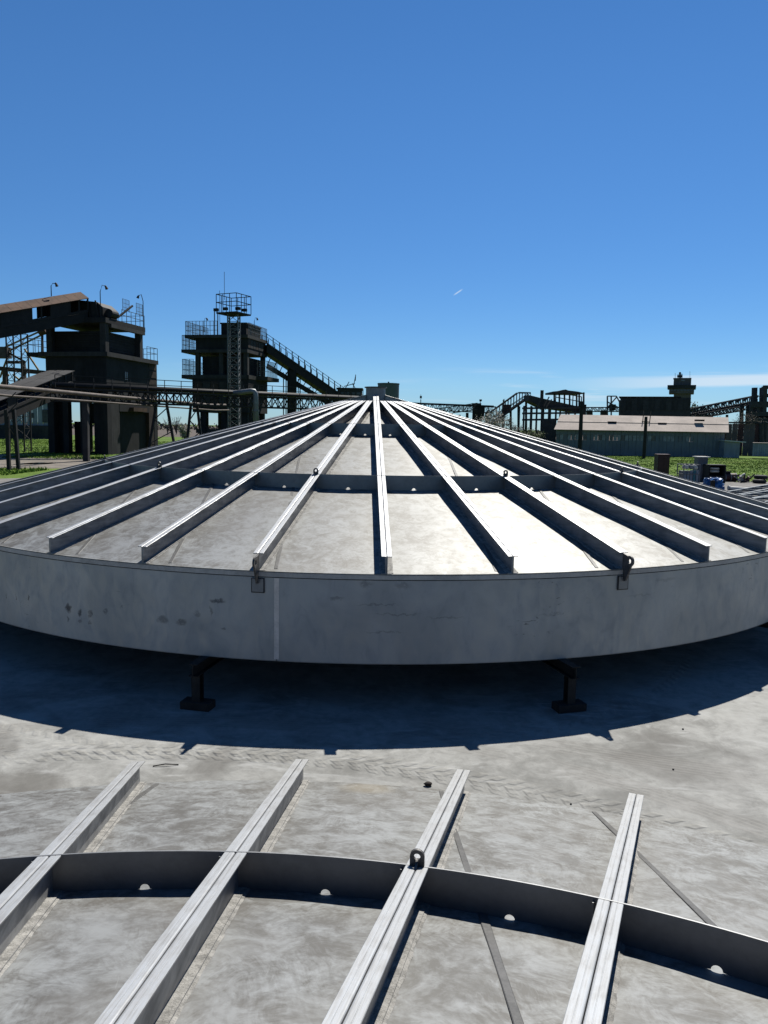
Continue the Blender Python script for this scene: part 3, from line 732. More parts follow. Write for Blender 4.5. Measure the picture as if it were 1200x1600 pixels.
# trestle and mast below it
c = gx(31, 80); o = thing('trestle_mast', c, 'slender lattice trestle mast below the rust-roofed gallery at the left edge', 'mast')
lattice(o, c, Vector((c.x, c.y, hz(31, 521, 80))), 1.5, 10, 'darksteel', .12, .045)
c = gx(5, 86); o = thing('pipe_gantry', c, 'faded yellow pipe gantry with sloping struts left of the bunker tower', 'gantry')
for (p, q, th) in (((-40,572),(76,583),.45), ((8,575),(8,660),.4), ((36,565),(40,640),.4), ((8,548),(40,566),.2), ((10,566),(36,566),.3)): MB().beam(at(*p, 86), at(*q, 86), th).build('gantry_beam', M['ruststeel'], o)
for (p, q) in (((-30,560),(75,512)), ((-30,570),(78,517)), ((38,545),(60,578)), ((14,552),(0,590)), ((20,585),(38,600)), ((38,585),(22,602)), ((14,585),(2,600))): MB().beam(at(*p, 86.5), at(*q, 86.5), .16).build('strut', M['yellow'], o)
for px in (66, 80):
    MB().beam(at(px, 515, 86), at(px, 556, 86), .2).build('hoist_post', M['ruststeel'], o)
MB().tube([at(61, 517, 86), at(72, 514, 86)], .55, 10).build('hoist_drum', M['rust'], o)
MB().box((-1, -.6, -.6), (1, .6, .6), lambda x, y, z: at(0, 551, 86)+Vector((x, y, z))).build('cabin', M['pipe'], o)
# lower gallery climbing to the bridge
A = at(-110, 702, 54); B = at(96, 612, 72)
g, G, L = gallery('conveyor_gallery', A, B, 2.2, 2.4, 'open-sided lower conveyor with pale roof edge climbing towards the pipe bridge at the left', roofmat='grime2', ridge=.80, n=14, gaps=(3,5,7,8,9,10,11,12,13))
# pipe rack posts and the long pipes
o = thing('pipe_line', gx(130, 62), 'long brown lagged pipe on posts sweeping in front of the left tower', 'pipe')
pl = [at(-60, 597, 45), at(0, 604, 48.5), at(60, 609, 54), at(130, 615.5, 61.5), at(190, 621, 67.5), at(250, 626, 74), at(330, 633, 86), at(352, 633, 90)]
MB().tube(pl, .15, 12).build('pipe', M['pipe'], o, smooth=True)
MB().tube([p+Vector((.3, .5, -.55)) for p in pl], .075, 10).build('pipe', M['pipe'], o, smooth=True)
for (px, D) in ((11.5, 48.9), (26.5, 49.2)): MB().beam(gx(px, D), at(px-5 if px > 20 else px-2, 640, D), .20).build('post', M['darksteel'], o)
for i in range(6): 
    p, q = gx(11.5, 48.9), gx(26.5, 49.2); MB().beam(p+Vector((0,0,.6+i*.75)), q+Vector((0,0,1.2+i*.75)) if i > 3 else p+Vector((.05,0,1.2+i*.75)), .06).build('lacing_bar', M['darksteel'], o)
MB().beam(gx(133.5, 62.2), at(133.5, 618, 62.2), .42).build('post', M['grime2'], o)

# pipe bridge running in front of both towers
A = gx(84, 67); B = gx(560, 86)
o = thing('pipe_bridge', A, 'long black steel pipe bridge crossing in front of both bunker towers', 'bridge')
za, zb = 4.95, 6.9
truss(o, A+Vector((0,0,za)), B+Vector((0,0,za)), 1.05, 1.6, 46)
d = (B-A).normalized(); sdv = Vector((d.y, -d.x, 0))
for k, (x, z, r, mt) in enumerate(((.45, za+1.35, .16, 'darksteel'), (-.1, za+1.4, .22, 'darksteel'), (-.6, za+1.3, .12, 'pipe'))):
    MB().tube([A+sdv*x+Vector((0,0,z)), B+sdv*x+Vector((0,0,z))], r, 10).build('pipe', M[mt], o, smooth=True)
railing(o, [A+sdv*.85+Vector((0,0,za+1.12)), B+sdv*.85+Vector((0,0,za+1.12))], 1.05, 1.6, .06, 'darksteel')
for f, sp_ in ((.30, 1.4), (.40, .9), (.60, .9), (.78, .9), (.93, .9)):
    p = A.lerp(B, f)
    for s_ in (-1, 1): MB().beam(p+d*s_*sp_, p+d*s_*sp_*.35+Vector((0,0,za)), .22).build('leg', M['darksteel'], o)
    mb = MB()
    for i in range(4): mb.beam(p+d*(-1 if i % 2 else 1)*sp_*(1-.16*i)+Vector((0,0,.2+i*1.1)), p+d*(1 if i % 2 else -1)*sp_*(1-.16*(i+1))+Vector((0,0,.2+(i+1)*1.1)), .08)
    mb.build('bracing', M['darksteel'], o, kind='stuff')
# the silver pipe that turns down
o = thing('elbow_pipe', gx(399, 76), 'silver jacketed pipe turning down beside the second bunker tower', 'pipe')
MB().tube([at(345, 616, 77), at(372, 613.5, 76.5), at(392, 611, 76), at(397, 611.5, 76), at(399, 615, 76), at(399.5, 622, 76), gx(400, 76)], .26, 14).build('pipe', M['silver'], o, smooth=True)
MB().tube([at(399.5, 640, 76), at(399.5, 643, 76)], .32, 14).build('pipe_flange', M['silver'], o)

# ------------------------------------------------------------------ second bunker tower
D2 = 110.0; C2 = gx(387, D2); F = frame(C2); Z2 = lambda y: hz(387, y, D2)
t = thing('bunker_tower', C2, 'sooty concrete bunker tower with balconies and a lattice mast, sloping conveyor on its right', 'tower', 'bunker towers')
LU, LW = 8.0, 7.4
z645, z590, z585, z552, z548, z527, z522, z505 = (Z2(y) for y in (645, 592, 586, 551, 546, 528, 523, 505))
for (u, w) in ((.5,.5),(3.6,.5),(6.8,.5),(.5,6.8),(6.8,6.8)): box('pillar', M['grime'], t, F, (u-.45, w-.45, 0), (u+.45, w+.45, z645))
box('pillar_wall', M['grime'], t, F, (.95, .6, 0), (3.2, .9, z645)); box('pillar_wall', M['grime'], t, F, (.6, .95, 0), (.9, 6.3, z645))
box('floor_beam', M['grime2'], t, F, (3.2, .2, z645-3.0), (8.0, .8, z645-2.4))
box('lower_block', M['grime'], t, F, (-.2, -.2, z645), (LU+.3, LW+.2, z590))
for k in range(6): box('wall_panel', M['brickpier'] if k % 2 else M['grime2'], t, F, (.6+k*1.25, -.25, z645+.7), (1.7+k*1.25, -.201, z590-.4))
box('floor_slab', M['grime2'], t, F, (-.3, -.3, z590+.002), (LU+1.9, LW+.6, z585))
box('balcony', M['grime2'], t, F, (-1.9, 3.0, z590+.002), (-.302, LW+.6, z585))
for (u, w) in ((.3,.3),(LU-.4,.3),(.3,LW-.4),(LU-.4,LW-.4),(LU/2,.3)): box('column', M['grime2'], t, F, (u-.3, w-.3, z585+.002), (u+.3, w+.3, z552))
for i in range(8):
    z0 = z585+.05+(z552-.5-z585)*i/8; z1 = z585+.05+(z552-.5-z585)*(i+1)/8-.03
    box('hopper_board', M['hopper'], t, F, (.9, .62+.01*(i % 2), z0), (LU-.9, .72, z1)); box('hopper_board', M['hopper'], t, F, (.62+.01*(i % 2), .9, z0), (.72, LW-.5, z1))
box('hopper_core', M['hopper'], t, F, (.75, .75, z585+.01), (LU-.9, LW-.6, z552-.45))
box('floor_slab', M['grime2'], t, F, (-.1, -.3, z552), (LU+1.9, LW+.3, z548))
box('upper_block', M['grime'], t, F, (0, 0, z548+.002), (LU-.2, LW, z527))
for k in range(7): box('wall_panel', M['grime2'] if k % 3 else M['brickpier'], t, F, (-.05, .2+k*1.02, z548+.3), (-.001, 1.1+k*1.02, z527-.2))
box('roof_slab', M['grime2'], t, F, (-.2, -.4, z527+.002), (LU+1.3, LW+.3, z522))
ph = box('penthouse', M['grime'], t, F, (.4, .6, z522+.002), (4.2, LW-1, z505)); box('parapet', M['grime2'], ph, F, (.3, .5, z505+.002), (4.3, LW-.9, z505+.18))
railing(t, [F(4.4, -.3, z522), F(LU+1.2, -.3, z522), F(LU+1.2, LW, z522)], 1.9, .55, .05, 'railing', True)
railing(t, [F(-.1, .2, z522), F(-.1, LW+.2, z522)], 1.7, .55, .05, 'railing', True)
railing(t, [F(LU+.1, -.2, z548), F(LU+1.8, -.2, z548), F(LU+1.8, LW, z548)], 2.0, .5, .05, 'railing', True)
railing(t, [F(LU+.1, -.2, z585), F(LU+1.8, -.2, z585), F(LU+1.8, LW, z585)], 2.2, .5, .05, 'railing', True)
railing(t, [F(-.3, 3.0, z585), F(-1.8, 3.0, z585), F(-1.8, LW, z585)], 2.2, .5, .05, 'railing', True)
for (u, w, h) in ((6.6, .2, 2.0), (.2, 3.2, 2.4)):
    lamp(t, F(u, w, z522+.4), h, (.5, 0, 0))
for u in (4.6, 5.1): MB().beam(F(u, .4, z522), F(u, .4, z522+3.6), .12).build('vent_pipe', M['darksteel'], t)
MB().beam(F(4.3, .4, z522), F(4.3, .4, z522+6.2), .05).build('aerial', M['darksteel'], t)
# lattice lamp mast in front of it
c = gx(366, 103); o = thing('lighting_mast', c, 'tall lattice mast topped by a railed lamp cage in front of the second tower', 'mast')
zt = hz(366, 492, 103); lattice(o, c, c+Vector((0,0,zt)), 1.35, 19, 'railing', .15, .07)
cf = frame(c, Vector((-.9, .43, 0)), Vector((.43, .9, 0)))
box('cage_floor', M['darksteel'], o, cf, (-1.6, -1.6, zt), (1.6, 1.6, zt+.18))
railing(o, [cf(-1.6,-1.6,zt+.18), cf(1.6,-1.6,zt+.18), cf(1.6,1.6,zt+.18), cf(-1.6,1.6,zt+.18), cf(-1.6,-1.6,zt+.18)], 2.3, 1.05, .08, 'darksteel', False)
for (u, w) in ((1.7,-1.5),(-1.7,-1.4),(-1.7,0),(0,-1.8)): MB().box((u-.3, w-.2, zt+.35), (u+.3, w+.2, zt+.7), cf).build('floodlight', M['darksteel'], o)
MB().beam(cf(1.5,0,zt+2), cf(1.5,0,zt+5.6), .05).build('aerial', M['darksteel'], o)
# sloping conveyor to the right
A = at(413, 551, 117); B = at(545, 641, 124)
g, G, L = gallery('sloping_conveyor', A, B, 2.0, 3.4, 'black conveyor sloping down to the right from the second tower', roof=False, n=14, gaps=tuple(range(14)))
railing(g, [G(0, .9, 1.7), G(L, .9, 1.7)], 1.0, 1.2, .06, 'darksteel')
MB().beam(G(.5, 0, -1.7), G(L-1.5, 0, -.9), .3, .7).build('lower_stringer', M['darksteel'], g)
mb = MB()
for i in range(13): mb.beam(G(.5+i*(L-2)/13, 0, -1.7+.8*i/13), G(1.2+i*(L-2)/13, 0, 0), .1)
mb.build('bracing', M['darksteel'], g, kind='stuff')
p = gx(456, 119); MB().box((-.65, -.65, 0), (.65, .65, hz(456, 578, 119)), lambda x, y, z: p+Vector((x, y, z))).build('pier', M['grime'], g)
for px in (443, 447, 466, 469): MB().beam(gx(px, 119), at(px, 582 if px < 450 else 592, 119), .14).build('trestle_leg', M['darksteel'], g)
# low shed with aerial, and the far tank, behind the apex
c = at(546, 0, 150); c = gx(546, 150)
F = frame(c, Vector((1,0,0)), Vector((0,1,0)))
o = thing('winch_house', c, 'small flat-roofed dark building left of the cone apex with a crooked aerial on top', 'building')
zt = hz(546, 608, 150); box('wall', M['grime2'], o, F, (-2.4, 0, 0), (2.3, 5, zt)); box('roof_slab', M['grime'], o, F, (-2.6, -.2, zt+.002), (2.5, 5.2, zt+.25))
for k in range(4): box('window', M['window'], o, F, (-2.0+k*1.1, -.05, zt-1.5), (-1.2+k*1.1, -.001, zt-.6))
for (p, q) in (((.6, .0), (1.0, 2.2)), ((.9, .9), (-1.2, .3)), ((-.9, .0), (-.2, 1.2)), ((1.0, .0), (.4, .9)), ((1.0, 1.4), (1.05, 2.6))): MB().beam(F(p[0], 1, zt+.25+p[1]), F(q[0], 1, zt+.25+q[1]), .14).build('aerial_arm', M['darksteel'], o)
c = gx(606, 190); o = thing('storage_tank', c, 'grey-green cylindrical storage tank with flat lid just right of the apex', 'tank')
zt = hz(606, 601, 190)
def cyl(r, z0, z1, n=40): return MB().tube([c+Vector((0,0,z0)), c+Vector((0,0,z1))], r, n)
for k in range(4): cyl(2.62-.004*k, zt*k/4+.02, zt*(k+1)/4).build('shell_course', M['tanksilo'], o, smooth=False)
cyl(2.70, zt+.01, zt+.3).build('lid', M['tanksilo'], o); cyl(.2, zt+.31, zt+.7, 10).build('vent', M['darksteel'], o)

# ------------------------------------------------------------------ right side: far works
def chimney_box(name, px0, px1, y0, y1, D, depth, mat, parent):
    a, b = at(px0, y1, D), at(px1, y0, D)
    return MB().box((a.x, D, max(0, a.z)), (b.x, D+depth, b.z)).build(name, mat, parent)
def bx(name, mat, parent, px0, px1, ytop, ybot, D, depth, dz=0.):
    g = gx((px0+px1)/2, D); base = parent.location; be = math.atan2(base.x, base.y)      # every block of a thing is turned like the thing itself
    v = Vector((math.sin(be), math.cos(be), 0)); r = Vector((math.cos(be), -math.sin(be), 0)); Lv = base.dot(v) + (D-base.y)
    ym = (ytop+ybot)/2 if ybot < 688 else (ytop+680)/2
    def onp(px, y): q = ray(px, y); k = Lv/(q.x*v.x+q.y*v.y); return Vector((0, 0, CAM_H))+q*k
    s0, s1 = onp(px0, ym).dot(r), onp(px1, ym).dot(r); pm = (px0+px1)/2
    z0, z1 = max(0, onp(pm, ybot).z), onp(pm, ytop).z
    o = v*Lv
    return MB().box((s0, dz, z0), (s1, dz+depth, z1), lambda x, y, z: o+r*x+v*y+Vector((0, 0, z))).build(name, M[mat], parent)
def bm_(name, mat, parent, p, q, D, th, D2=None): return MB().beam(at(*p, D), at(*q, D2 or D), th).build(name, M[mat], parent)
# low conveyor with small house (behind the right flank of the cone)
D = 150; o = thing('low_conveyor', gx(690, D), 'low black conveyor bridge between the cone apex and the stair gallery', 'conveyor')
truss(o, at(640, 640, D), at(770, 645, D), 1.3, 2.0, 22, 'farsteel'); MB().beam(at(640, 632, D)+Vector((0,0,.2)), at(775, 636, D), .25).build('top_pipe', M['farsteel'], o)
truss(o, at(660, 652, D-4), at(745, 640, D-4), 1.2, 1.6, 12, 'farsteel')
for px in (655, 680, 705, 730, 760): bm_('leg', 'farsteel', o, (px, 645), (px, 690), D, .5)
for px in (668, 695, 718): bm_('leg', 'farsteel', o, (px, 648), (px+3, 690), D-4, .35)
o = thing('conveyor_house', gx(745, 148), 'small black hut on the low conveyor with a floodlight pole', 'hut')
bx('wall', 'grime', o, 738, 757, 634, 656, 148, 3); bx('roof_slab', 'grime2', o, 737, 752, 630, 633.7, 148, 3.2, -.2); bx('wall', 'grime', o, 741, 752, 656.2, 690, 148, 2.5)
bm_('pole', 'farsteel', o, (750.5, 626), (750.5, 634), 148, .12); bx('floodlight', 'farsteel', o, 749, 753, 624, 627, 148, .3)
o = thing('lamp_post', gx(657.5, 140), 'thin floodlight pole right of the cone apex', 'lamp post'); MB().beam(gx(657.5, 140), at(657.5, 624, 140), .14).build('pole', M['farsteel'], o); bx('floodlight', 'farsteel', o, 656, 659.2, 618.5, 622.5, 140, .3); bm_('aerial', 'farsteel', o, (657.5, 616), (657.5, 619), 140, .05)
# stair gallery
D = 120; o = thing('stair_gallery', gx(800, D), 'open steel stair gallery climbing right behind blossoming trees', 'gallery')
A = at(766, 664, D); B = at(829, 619, D)
T0 = .70
for dy in (0, 2.2):
    MB().beam(A+Vector((0,dy,0)), B+Vector((0,dy,0)), .3).build('stringer', M['farsteel'], o)
    q0 = A+Vector((0,dy,1.9)); q1 = A.lerp(B, T0)+Vector((0,dy,1.9)); q2 = Vector((B.x, q1.y, q1.z))
    MB().beam(q0, q1, .14).build('top_rail', M['farsteel'], o); MB().beam(q1, q2, .14).build('top_rail', M['farsteel'], o); MB().beam(A+Vector((0,dy,.9)), B+Vector((0,dy,.5)), .10).build('hand_rail', M['farsteel'], o)
n = 14
for i in range(n+1):
    p = A.lerp(B, i/n); zt = min(p.z+1.9, A.lerp(B, T0).z+1.9)
    for dy in (0, 2.2): MB().beam(p+Vector((0,dy,0)), Vector((p.x, p.y+dy, zt)), .08).build('baluster', M['farsteel'], o)
    MB().box((-.25, 0, -.03), (.25, 2.2, .03), lambda x, y, z: p+Vector((x, y, z))).build('tread', M['pipe'], o)
for px in (786, 798, 810, 822): bm_('leg', 'farsteel', o, (px, 663-(px-768)*.8), (px, 712), D+1, .3)
bx('shed', 'brown', o, 786, 797, 632, 645, D, 2)
# sorting frame with canopy
D = 116; o = thing('sorting_frame', gx(870, D), 'black open steel sorting frame with ragged canopy roof and tall flue', 'frame structure')
MB().add([tuple(at(*p, D)+Vector((0, dy, 0))) for dy in (0, 4) for p in ((826,617),(846,622),(908,636),(908,645),(846,636),(826,626))], [(0,1,2,3,4,5),(11,10,9,8,7,6)]+[(i,(i+1)%6,6+(i+1)%6,6+i) for i in range(6)]).build('sloped_deck', M['farsteel'], o)
for px in (818, 829, 838, 846, 857, 868, 884, 898, 908): 
    for dy in (0, 4): MB().beam(gx(px, D)+Vector((0,dy,0)), Vector((gx(px, D).x, D+dy, hz(px, 634, D))), .24).build('column', M['farsteel'], o)
for y in (638, 646, 656): MB().beam(at(816, y, D-.3), at(910, y-1, D-.3), .3, .28).build('cross_beam', M['farsteel'], o)
bx('flue', 'farsteel', o, 844, 849, 610, 640, D, 1.0, -.6)
for px in (866, 874, 882, 890, 901, 905, 912):
    bm_('canopy_post', 'farsteel', o, (px, 613), (px, 640), D+1, .22)
mb = MB(); xs = [(865, 611.5), (872, 611), (880, 609), (884, 608.5), (888, 610), (897, 611), (904, 612), (914, 614.5)]
vs = [tuple(at(x, y, D-1)) for x, y in xs]+[tuple(at(x, 614.5 + (x-865)*.01, D-1)) for x, y in xs[::-1]]; n = len(vs)
mb.add(vs+[(x, y+6, z) for x, y, z in vs], [tuple(range(n)), tuple(range(n, 2*n))[::-1]]+[(i, (i+1)%n, n+(i+1)%n, n+i) for i in range(n)]); mb.build('canopy_roof', M['farsteel'], o)
railing(o, [at(868, 630, D-.4), at(908, 637, D-.4)], 1.6, 1.2, .12, 'farsteel')
bx('machine_house', 'farsteel', o, 846, 868, 655, 712, D, 3.5, -1.2); bx('machine_house', 'grime', o, 908, 916, 632, 648, D, 2)
for (p, q) in (((838,640),(846,622)), ((852,640),(862,624)), ((858,620),(850,636))): bm_('brace', 'farsteel', o, p, q, D-.8, .16)
# horizontal elevated conveyor towards the hopper
D = 135; o = thing('elevated_conveyor', gx(930, D), 'low elevated conveyor between the sorting frame and the long hopper', 'conveyor')
truss(o, at(905, 643, D), at(972, 643, D), .7, 1.6, 12, 'farsteel')
for px in (921, 943): bm_('leg', 'farsteel', o, (px, 641), (px, 690), D, .9)
# long hopper
D = 130; o = thing('coal_hopper', gx(1020, D), 'long black hopper block above the blue-grey shed with a braced end frame', 'farsteel')
bx('hopper_body', 'farsteel', o, 968, 1078, 621, 690, D, 6); bx('top_rail', 'grime', o, 967, 1064, 619.6, 621.3, D, 6.4, -.2)
for k in range(12): bx('side_board', 'grime2' if k % 2 else 'farsteel', o, 969+k*9, 977.4+k*9, 623+(k % 3)*.3, 641, D, .05, -.08)
for px in (949, 955, 968): bm_('frame_post', 'farsteel', o, (px, 619 if px < 960 else 625), (px, 690), D-1, .2)
for (p, q) in (((949,619),(963,619)), ((963,619),(968,628)), ((949,628),(967,637)), ((949,637),(963,621)), ((949,637),(968,637))): bm_('frame_brace', 'farsteel', o, p, q, D-1, .18)
bx('chute', 'grime', o, 952, 962, 632, 641, D, 2, -.8)
# control tower
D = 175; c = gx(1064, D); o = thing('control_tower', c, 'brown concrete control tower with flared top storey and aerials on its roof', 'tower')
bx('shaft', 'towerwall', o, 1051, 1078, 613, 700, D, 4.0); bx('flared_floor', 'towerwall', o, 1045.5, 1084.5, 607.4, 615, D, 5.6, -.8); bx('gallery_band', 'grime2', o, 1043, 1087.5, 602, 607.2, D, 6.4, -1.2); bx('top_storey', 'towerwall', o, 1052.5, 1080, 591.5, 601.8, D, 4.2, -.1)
for k in range(7): bx('window', 'window', o, 1047.5+k*5.2, 1051.6+k*5.2, 608.5, 611.5, D, .04, -.86)
bx('parapet', 'grime', o, 1052, 1080.5, 590.6, 591.3, D, 4.4, -.2); bx('sign_board', 'pane_pale', o, 1064, 1070, 593.5, 595, D, .03, -.16)
for (x, y0, th) in ((1055, 583, .06), (1078, 580, .05), (1062.5, 581.5, .35), (1059.5, 585, .16), (1065.5, 584, .16)): bm_('aerial', 'farsteel', o, (x, y0), (x, 591), D+1, th)
bx('antenna_drum', 'farsteel', o, 1058, 1066.5, 586, 589, D, .8, .6)
# inclined conveyor and headframe at the right edge
D = 140; o = thing('sloping_conveyor', gx(1140, D), 'long shallow truss conveyor rising to the headframe at the right edge', 'conveyor')
A, B = at(1070, 652, D), at(1180, 630, D); truss(o, A, B, 1.3, 2.0, 20, 'farsteel', .22, .12)
MB().beam(A+Vector((0,0,.3)), B+Vector((0,0,.3)), 1.2, .35).build('belt', M['grime2'], o)
A, B = at(1090, 654, D-2), at(1165, 640, D-2); truss(o, A, B, .7, 1.2, 14, 'farsteel', .2, .12)
for px in (1090, 1112, 1136): bm_('leg', 'farsteel', o, (px, 648), (px, 690), D, .35)
D = 132; o = thing('headframe', gx(1186, D), 'dark open headframe tower cut by the right edge of the photo', 'tower')
for (px, y0) in ((1174, 632), (1184, 632), (1194.5, 604), (1207, 604), (1225, 604)):
    for dy in (0, 3.5): MB().beam(gx(px, D)+Vector((0,dy,0)), at(px, y0, D)+Vector((0,dy,0)), .7 if px > 1190 else .5).build('column', M['farsteel'], o)
for y in (632, 648, 655): MB().beam(at(1172, y, D), at(1230, y, D), .8, 1.0).build('cross_beam', M['farsteel'], o)
for y in (605, 618): MB().beam(at(1193, y, D), at(1228, y, D), .6, .6).build('cross_beam', M['farsteel'], o)
bx('machine_house', 'grime2', o, 1175.5, 1184, 623, 631, D, 2.5, .4); bx('machine_house', 'towerwall', o, 1176, 1192, 640, 700, D, 3, .8)
for px in (1176.5, 1189.5): bm_('post', 'farsteel', o, (px, 618), (px, 632), D, .14)
bm_('post', 'farsteel', o, (1176, 619.5), (1190, 619.5), D, .1)
# sooty wall of the far sheds
D = 112; o = thing('sooty_wall', gx(1160, D), 'tall sooty brick wall behind the lean-to and white container', 'wall')
for k in range(10): bx('wall_bay', 'brown' if k % 3 == 0 else 'towerwall', o, 1126+k*9, 1134.6+k*9, 662+(k % 2)*.4, 720, D, .5, .02*(k % 2))
bx('coping', 'grime2', o, 1124, 1230, 659.5, 661.6, D, .9, -.2)
for px in (1188, 1196): bm_('post', 'farsteel', o, (px, 660), (px, 716), D-1.2, .3)

# ------------------------------------------------------------------ blue-grey shed with pale roof
D = 101; A = at(868, 700, D); B = at(1131, 700, D); W0, W1 = A.x, B.x
c = Vector(((W0+W1)/2, D, 0)); ze, zr = hz(1000, 673.5, D), hz(1000, 653.5, D)+.35
o = thing('long_shed', c, 'long low blue-grey clad shed with weathered pale roof and broken strip windows', 'shed')
n = 44; zw0, zw1 = hz(1000, 689, D), hz(1000, 680.5, D)
for i in range(n):
    a, b = W0+(W1-W0)*i/n, W0+(W1-W0)*(i+1)/n
    MB().box((a+.01, D-.03*(i % 2), 0), (b-.01, D+.15, zw0)).build('cladding_sheet', M['bluewall'], o)
    MB().box((a+.01, D-.03*(i % 2), zw1), (b-.01, D+.15, ze-.02)).build('cladding_sheet', M['bluewall'], o)
    if i < n*.80:
        MB().box((a+.03, D+.03, zw0+.01), (b-.03, D+.08, zw1-.01)).build('pane', M[random.choice(['window','pane_pale','pane_pale','bluewall','greysteel'])], o)
    else: MB().box((a+.01, D-.03*(i % 2), zw0+.002), (b-.01, D+.15, zw1-.002)).build('cladding_sheet', M['bluewall'], o)
for x0 in (W1-.15, W0): box('end_wall', M['bluewall'], o, lambda x, y, z: Vector((x+(y-D)*.40, y, z)), (x0, D+.16, 0), (x0+.15, D+8, ze-.02)); MB().add([(x0+(y-D)*.40+dx, y, z) for dx in (.01, .14) for y, z in ((D+.2, ze-.018), (D+7.8, ze-.018), (D+4, zr-.03))], [(0,1,2),(3,5,4),(0,3,4,1),(1,4,5,2),(2,5,3,0)]).build('gable', M['bluewall'], o)
for i in range(14):
    a, b = W0-.2+(W1-W0+.7)*i/14, W0-.2+(W1-W0+.7)*(i+1)/14
    zm = (ze+zr)/2
    for (y0, y1, z0, z1) in ((D-.5, D+1.75, ze-.02, zm), (D+1.65, D+4, zm+.03, zr), (D+8.5, D+6.2, ze-.02, zm), (D+6.3, D+4.02, zm+.03, zr)):
        k0, k1 = (y0-D)*.40, (y1-D)*.40      # the end walls run askew
        vs = [(a+.002+k0, y0, z0), (b-.002+k0, y0, z0), (b-.002+k1, y1, z1), (a+.002+k1, y1, z1)]; vs += [(x, y, z+.05) for x, y, z in vs]
        MB().add(vs, [(0,1,2,3),(7,6,5,4),(0,4,5,1),(1,5,6,2),(2,6,7,3),(3,7,4,0)]).build('roof_sheet', M['paleroof'], o)
for (px, py) in ((956, 660), (1034, 662), (1093, 657)):
    p = at(px, py, D+1.8); MB().box((-.55, -.3, -.1), (.55, .3, .12), lambda x, y, z: p+Vector((x, y, z))).build('roof_vent', M['darksteel'], o)
for (px, y0, y1) in ((1006, 641, 661), (1017, 643, 660)): bm_('roof_pipe', 'pipe', o, (px, y0), (px-2, y1), D+2.2, .09)
for (px, D_, y0, lab, th) in ((907.5, 95, 627, 'dark crooked utility pole in front of the left end of the shed', .50), (1009, 92, 651, 'straight dark utility pole in front of the middle of the shed', .42)):
    q = thing('utility_pole', gx(px, D_), lab, 'pole'); MB().tube([gx(px, D_), gx(px, D_)+Vector((.02, 0, hz(px, (y0+712)/2, D_))), gx(px, D_)+Vector((0, 0, hz(px, y0, D_)))], [th*.5, th*.48, th*.42], 10).build('pole', M['darksteel'], q)
    for k in range(1): bm_('cross_arm', 'darksteel', q, (px-6, y0+8+k*7), (px+6, y0+8.5+k*7), D_-.3, .12)
# lean-to and container
o = thing('lean_to_shed', gx(1144, 100), 'small grey lean-to with sloping white roof at the right end of the shed', 'shed')
A, B = at(1131.5, 700, 99.5).x, at(1156, 700, 99.5).x; z0, z1 = hz(1132, 689.5, 99.5), hz(1156, 691.5, 99.5)
MB().add([(A,99.5,0),(B,99.5,0),(B,99.5,z1),(A,99.5,z0),(A,103,0),(B,103,0),(B,103,z1),(A,103,z0)], [(0,1,2,3),(7,6,5,4),(0,4,5,1),(1,5,6,2),(2,6,7,3),(3,7,4,0)]).build('wall', M['palewall'], o)
vs = [(A-.1,99.2,z0+.02),(B+.6,99.2,z1+.0),(B+.6,103.3,z1+.0),(A-.1,103.3,z0+.02)]; MB().add(vs+[(x,y,z+.13) for x,y,z in vs], [(0,1,2,3),(7,6,5,4),(0,4,5,1),(1,5,6,2),(2,6,7,3),(3,7,4,0)]).build('roof', M['white'], o)
bx('door', 'window', o, 1131.8, 1135, 705, 712.5, 99.5, .05, -.06); bx('hatch', 'window', o, 1138, 1140.5, 704.5, 707, 99.5, .05, -.06)
o = thing('container', gx(1190, 98), 'white corrugated container at the right edge beyond the grass', 'container')
for k in range(9): bx('side_sheet', 'palewall', o, 1177+k*3.5, 1180.3+k*3.5, 693, 712.8, 98, 2.4, .03*(k % 2))
bx('roof', 'paleroof', o, 1176.5, 1209, 691.9, 692.9, 98, 2.6, -.1)
# far-left hall
D = 138; o = thing('far_hall', gx(30, D), 'pale blue-grey clad hall seen beneath the left conveyors', 'hall')
for k in range(17): bx('cladding_sheet', 'palewall', o, -60+k*8.5, -51.8+k*8.5, 622, 689, D, .3, .03*(k % 2))
bx('roof_edge', 'grime2', o, -62, 86, 618, 621.6, D, 14, -.3)
for (a, b, y0, y1) in ((49, 53, 645, 653), (66, 77, 640, 660)): bx('door', 'window', o, a, b, y0, y1, D, .05, -.08)
bx('plinth', 'grime2', o, -60, 84, 664, 684, D, .5, -.4)

# ------------------------------------------------------------------ yard clutter at the right
def yard(name, px, D, label, cat): return thing(name, gx(px, D), label, cat)
D = 54; o = yard('cabinet', 1037, D, 'tall maroon steel cabinet standing alone on the grass', 'cabinet')
a, b = at(1027, 742, D), at(1047, 710, D); zt = b.z
MB().box((a.x, D, .06), (b.x, D+.8, zt-.06)).build('body', M['brown'], o); MB().box((a.x-.03, D-.04, zt-.058), (b.x+.03, D+.84, zt)).build('lid', M['brown'], o)
MB().box((a.x+.05, D-.025, .15), ((a.x+b.x)/2-.01, D-.001, zt-.15)).build('door', M['brown'], o); MB().box(((a.x+b.x)/2+.01, D-.025, .15), (b.x-.05, D-.001, zt-.15)).build('door', M['brown'], o)
MB().box((a.x+.1, D-.05, .0), (b.x-.1, D+.7, .058)).build('plinth', M['darksteel'], o)
D = 50; o = yard('electrical_cabinet', 1098, D, 'grey electrical cabinet with overhanging pale top behind the crate', 'cabinet')
a, b = at(1089, 750, D), at(1107, 713.5, D)
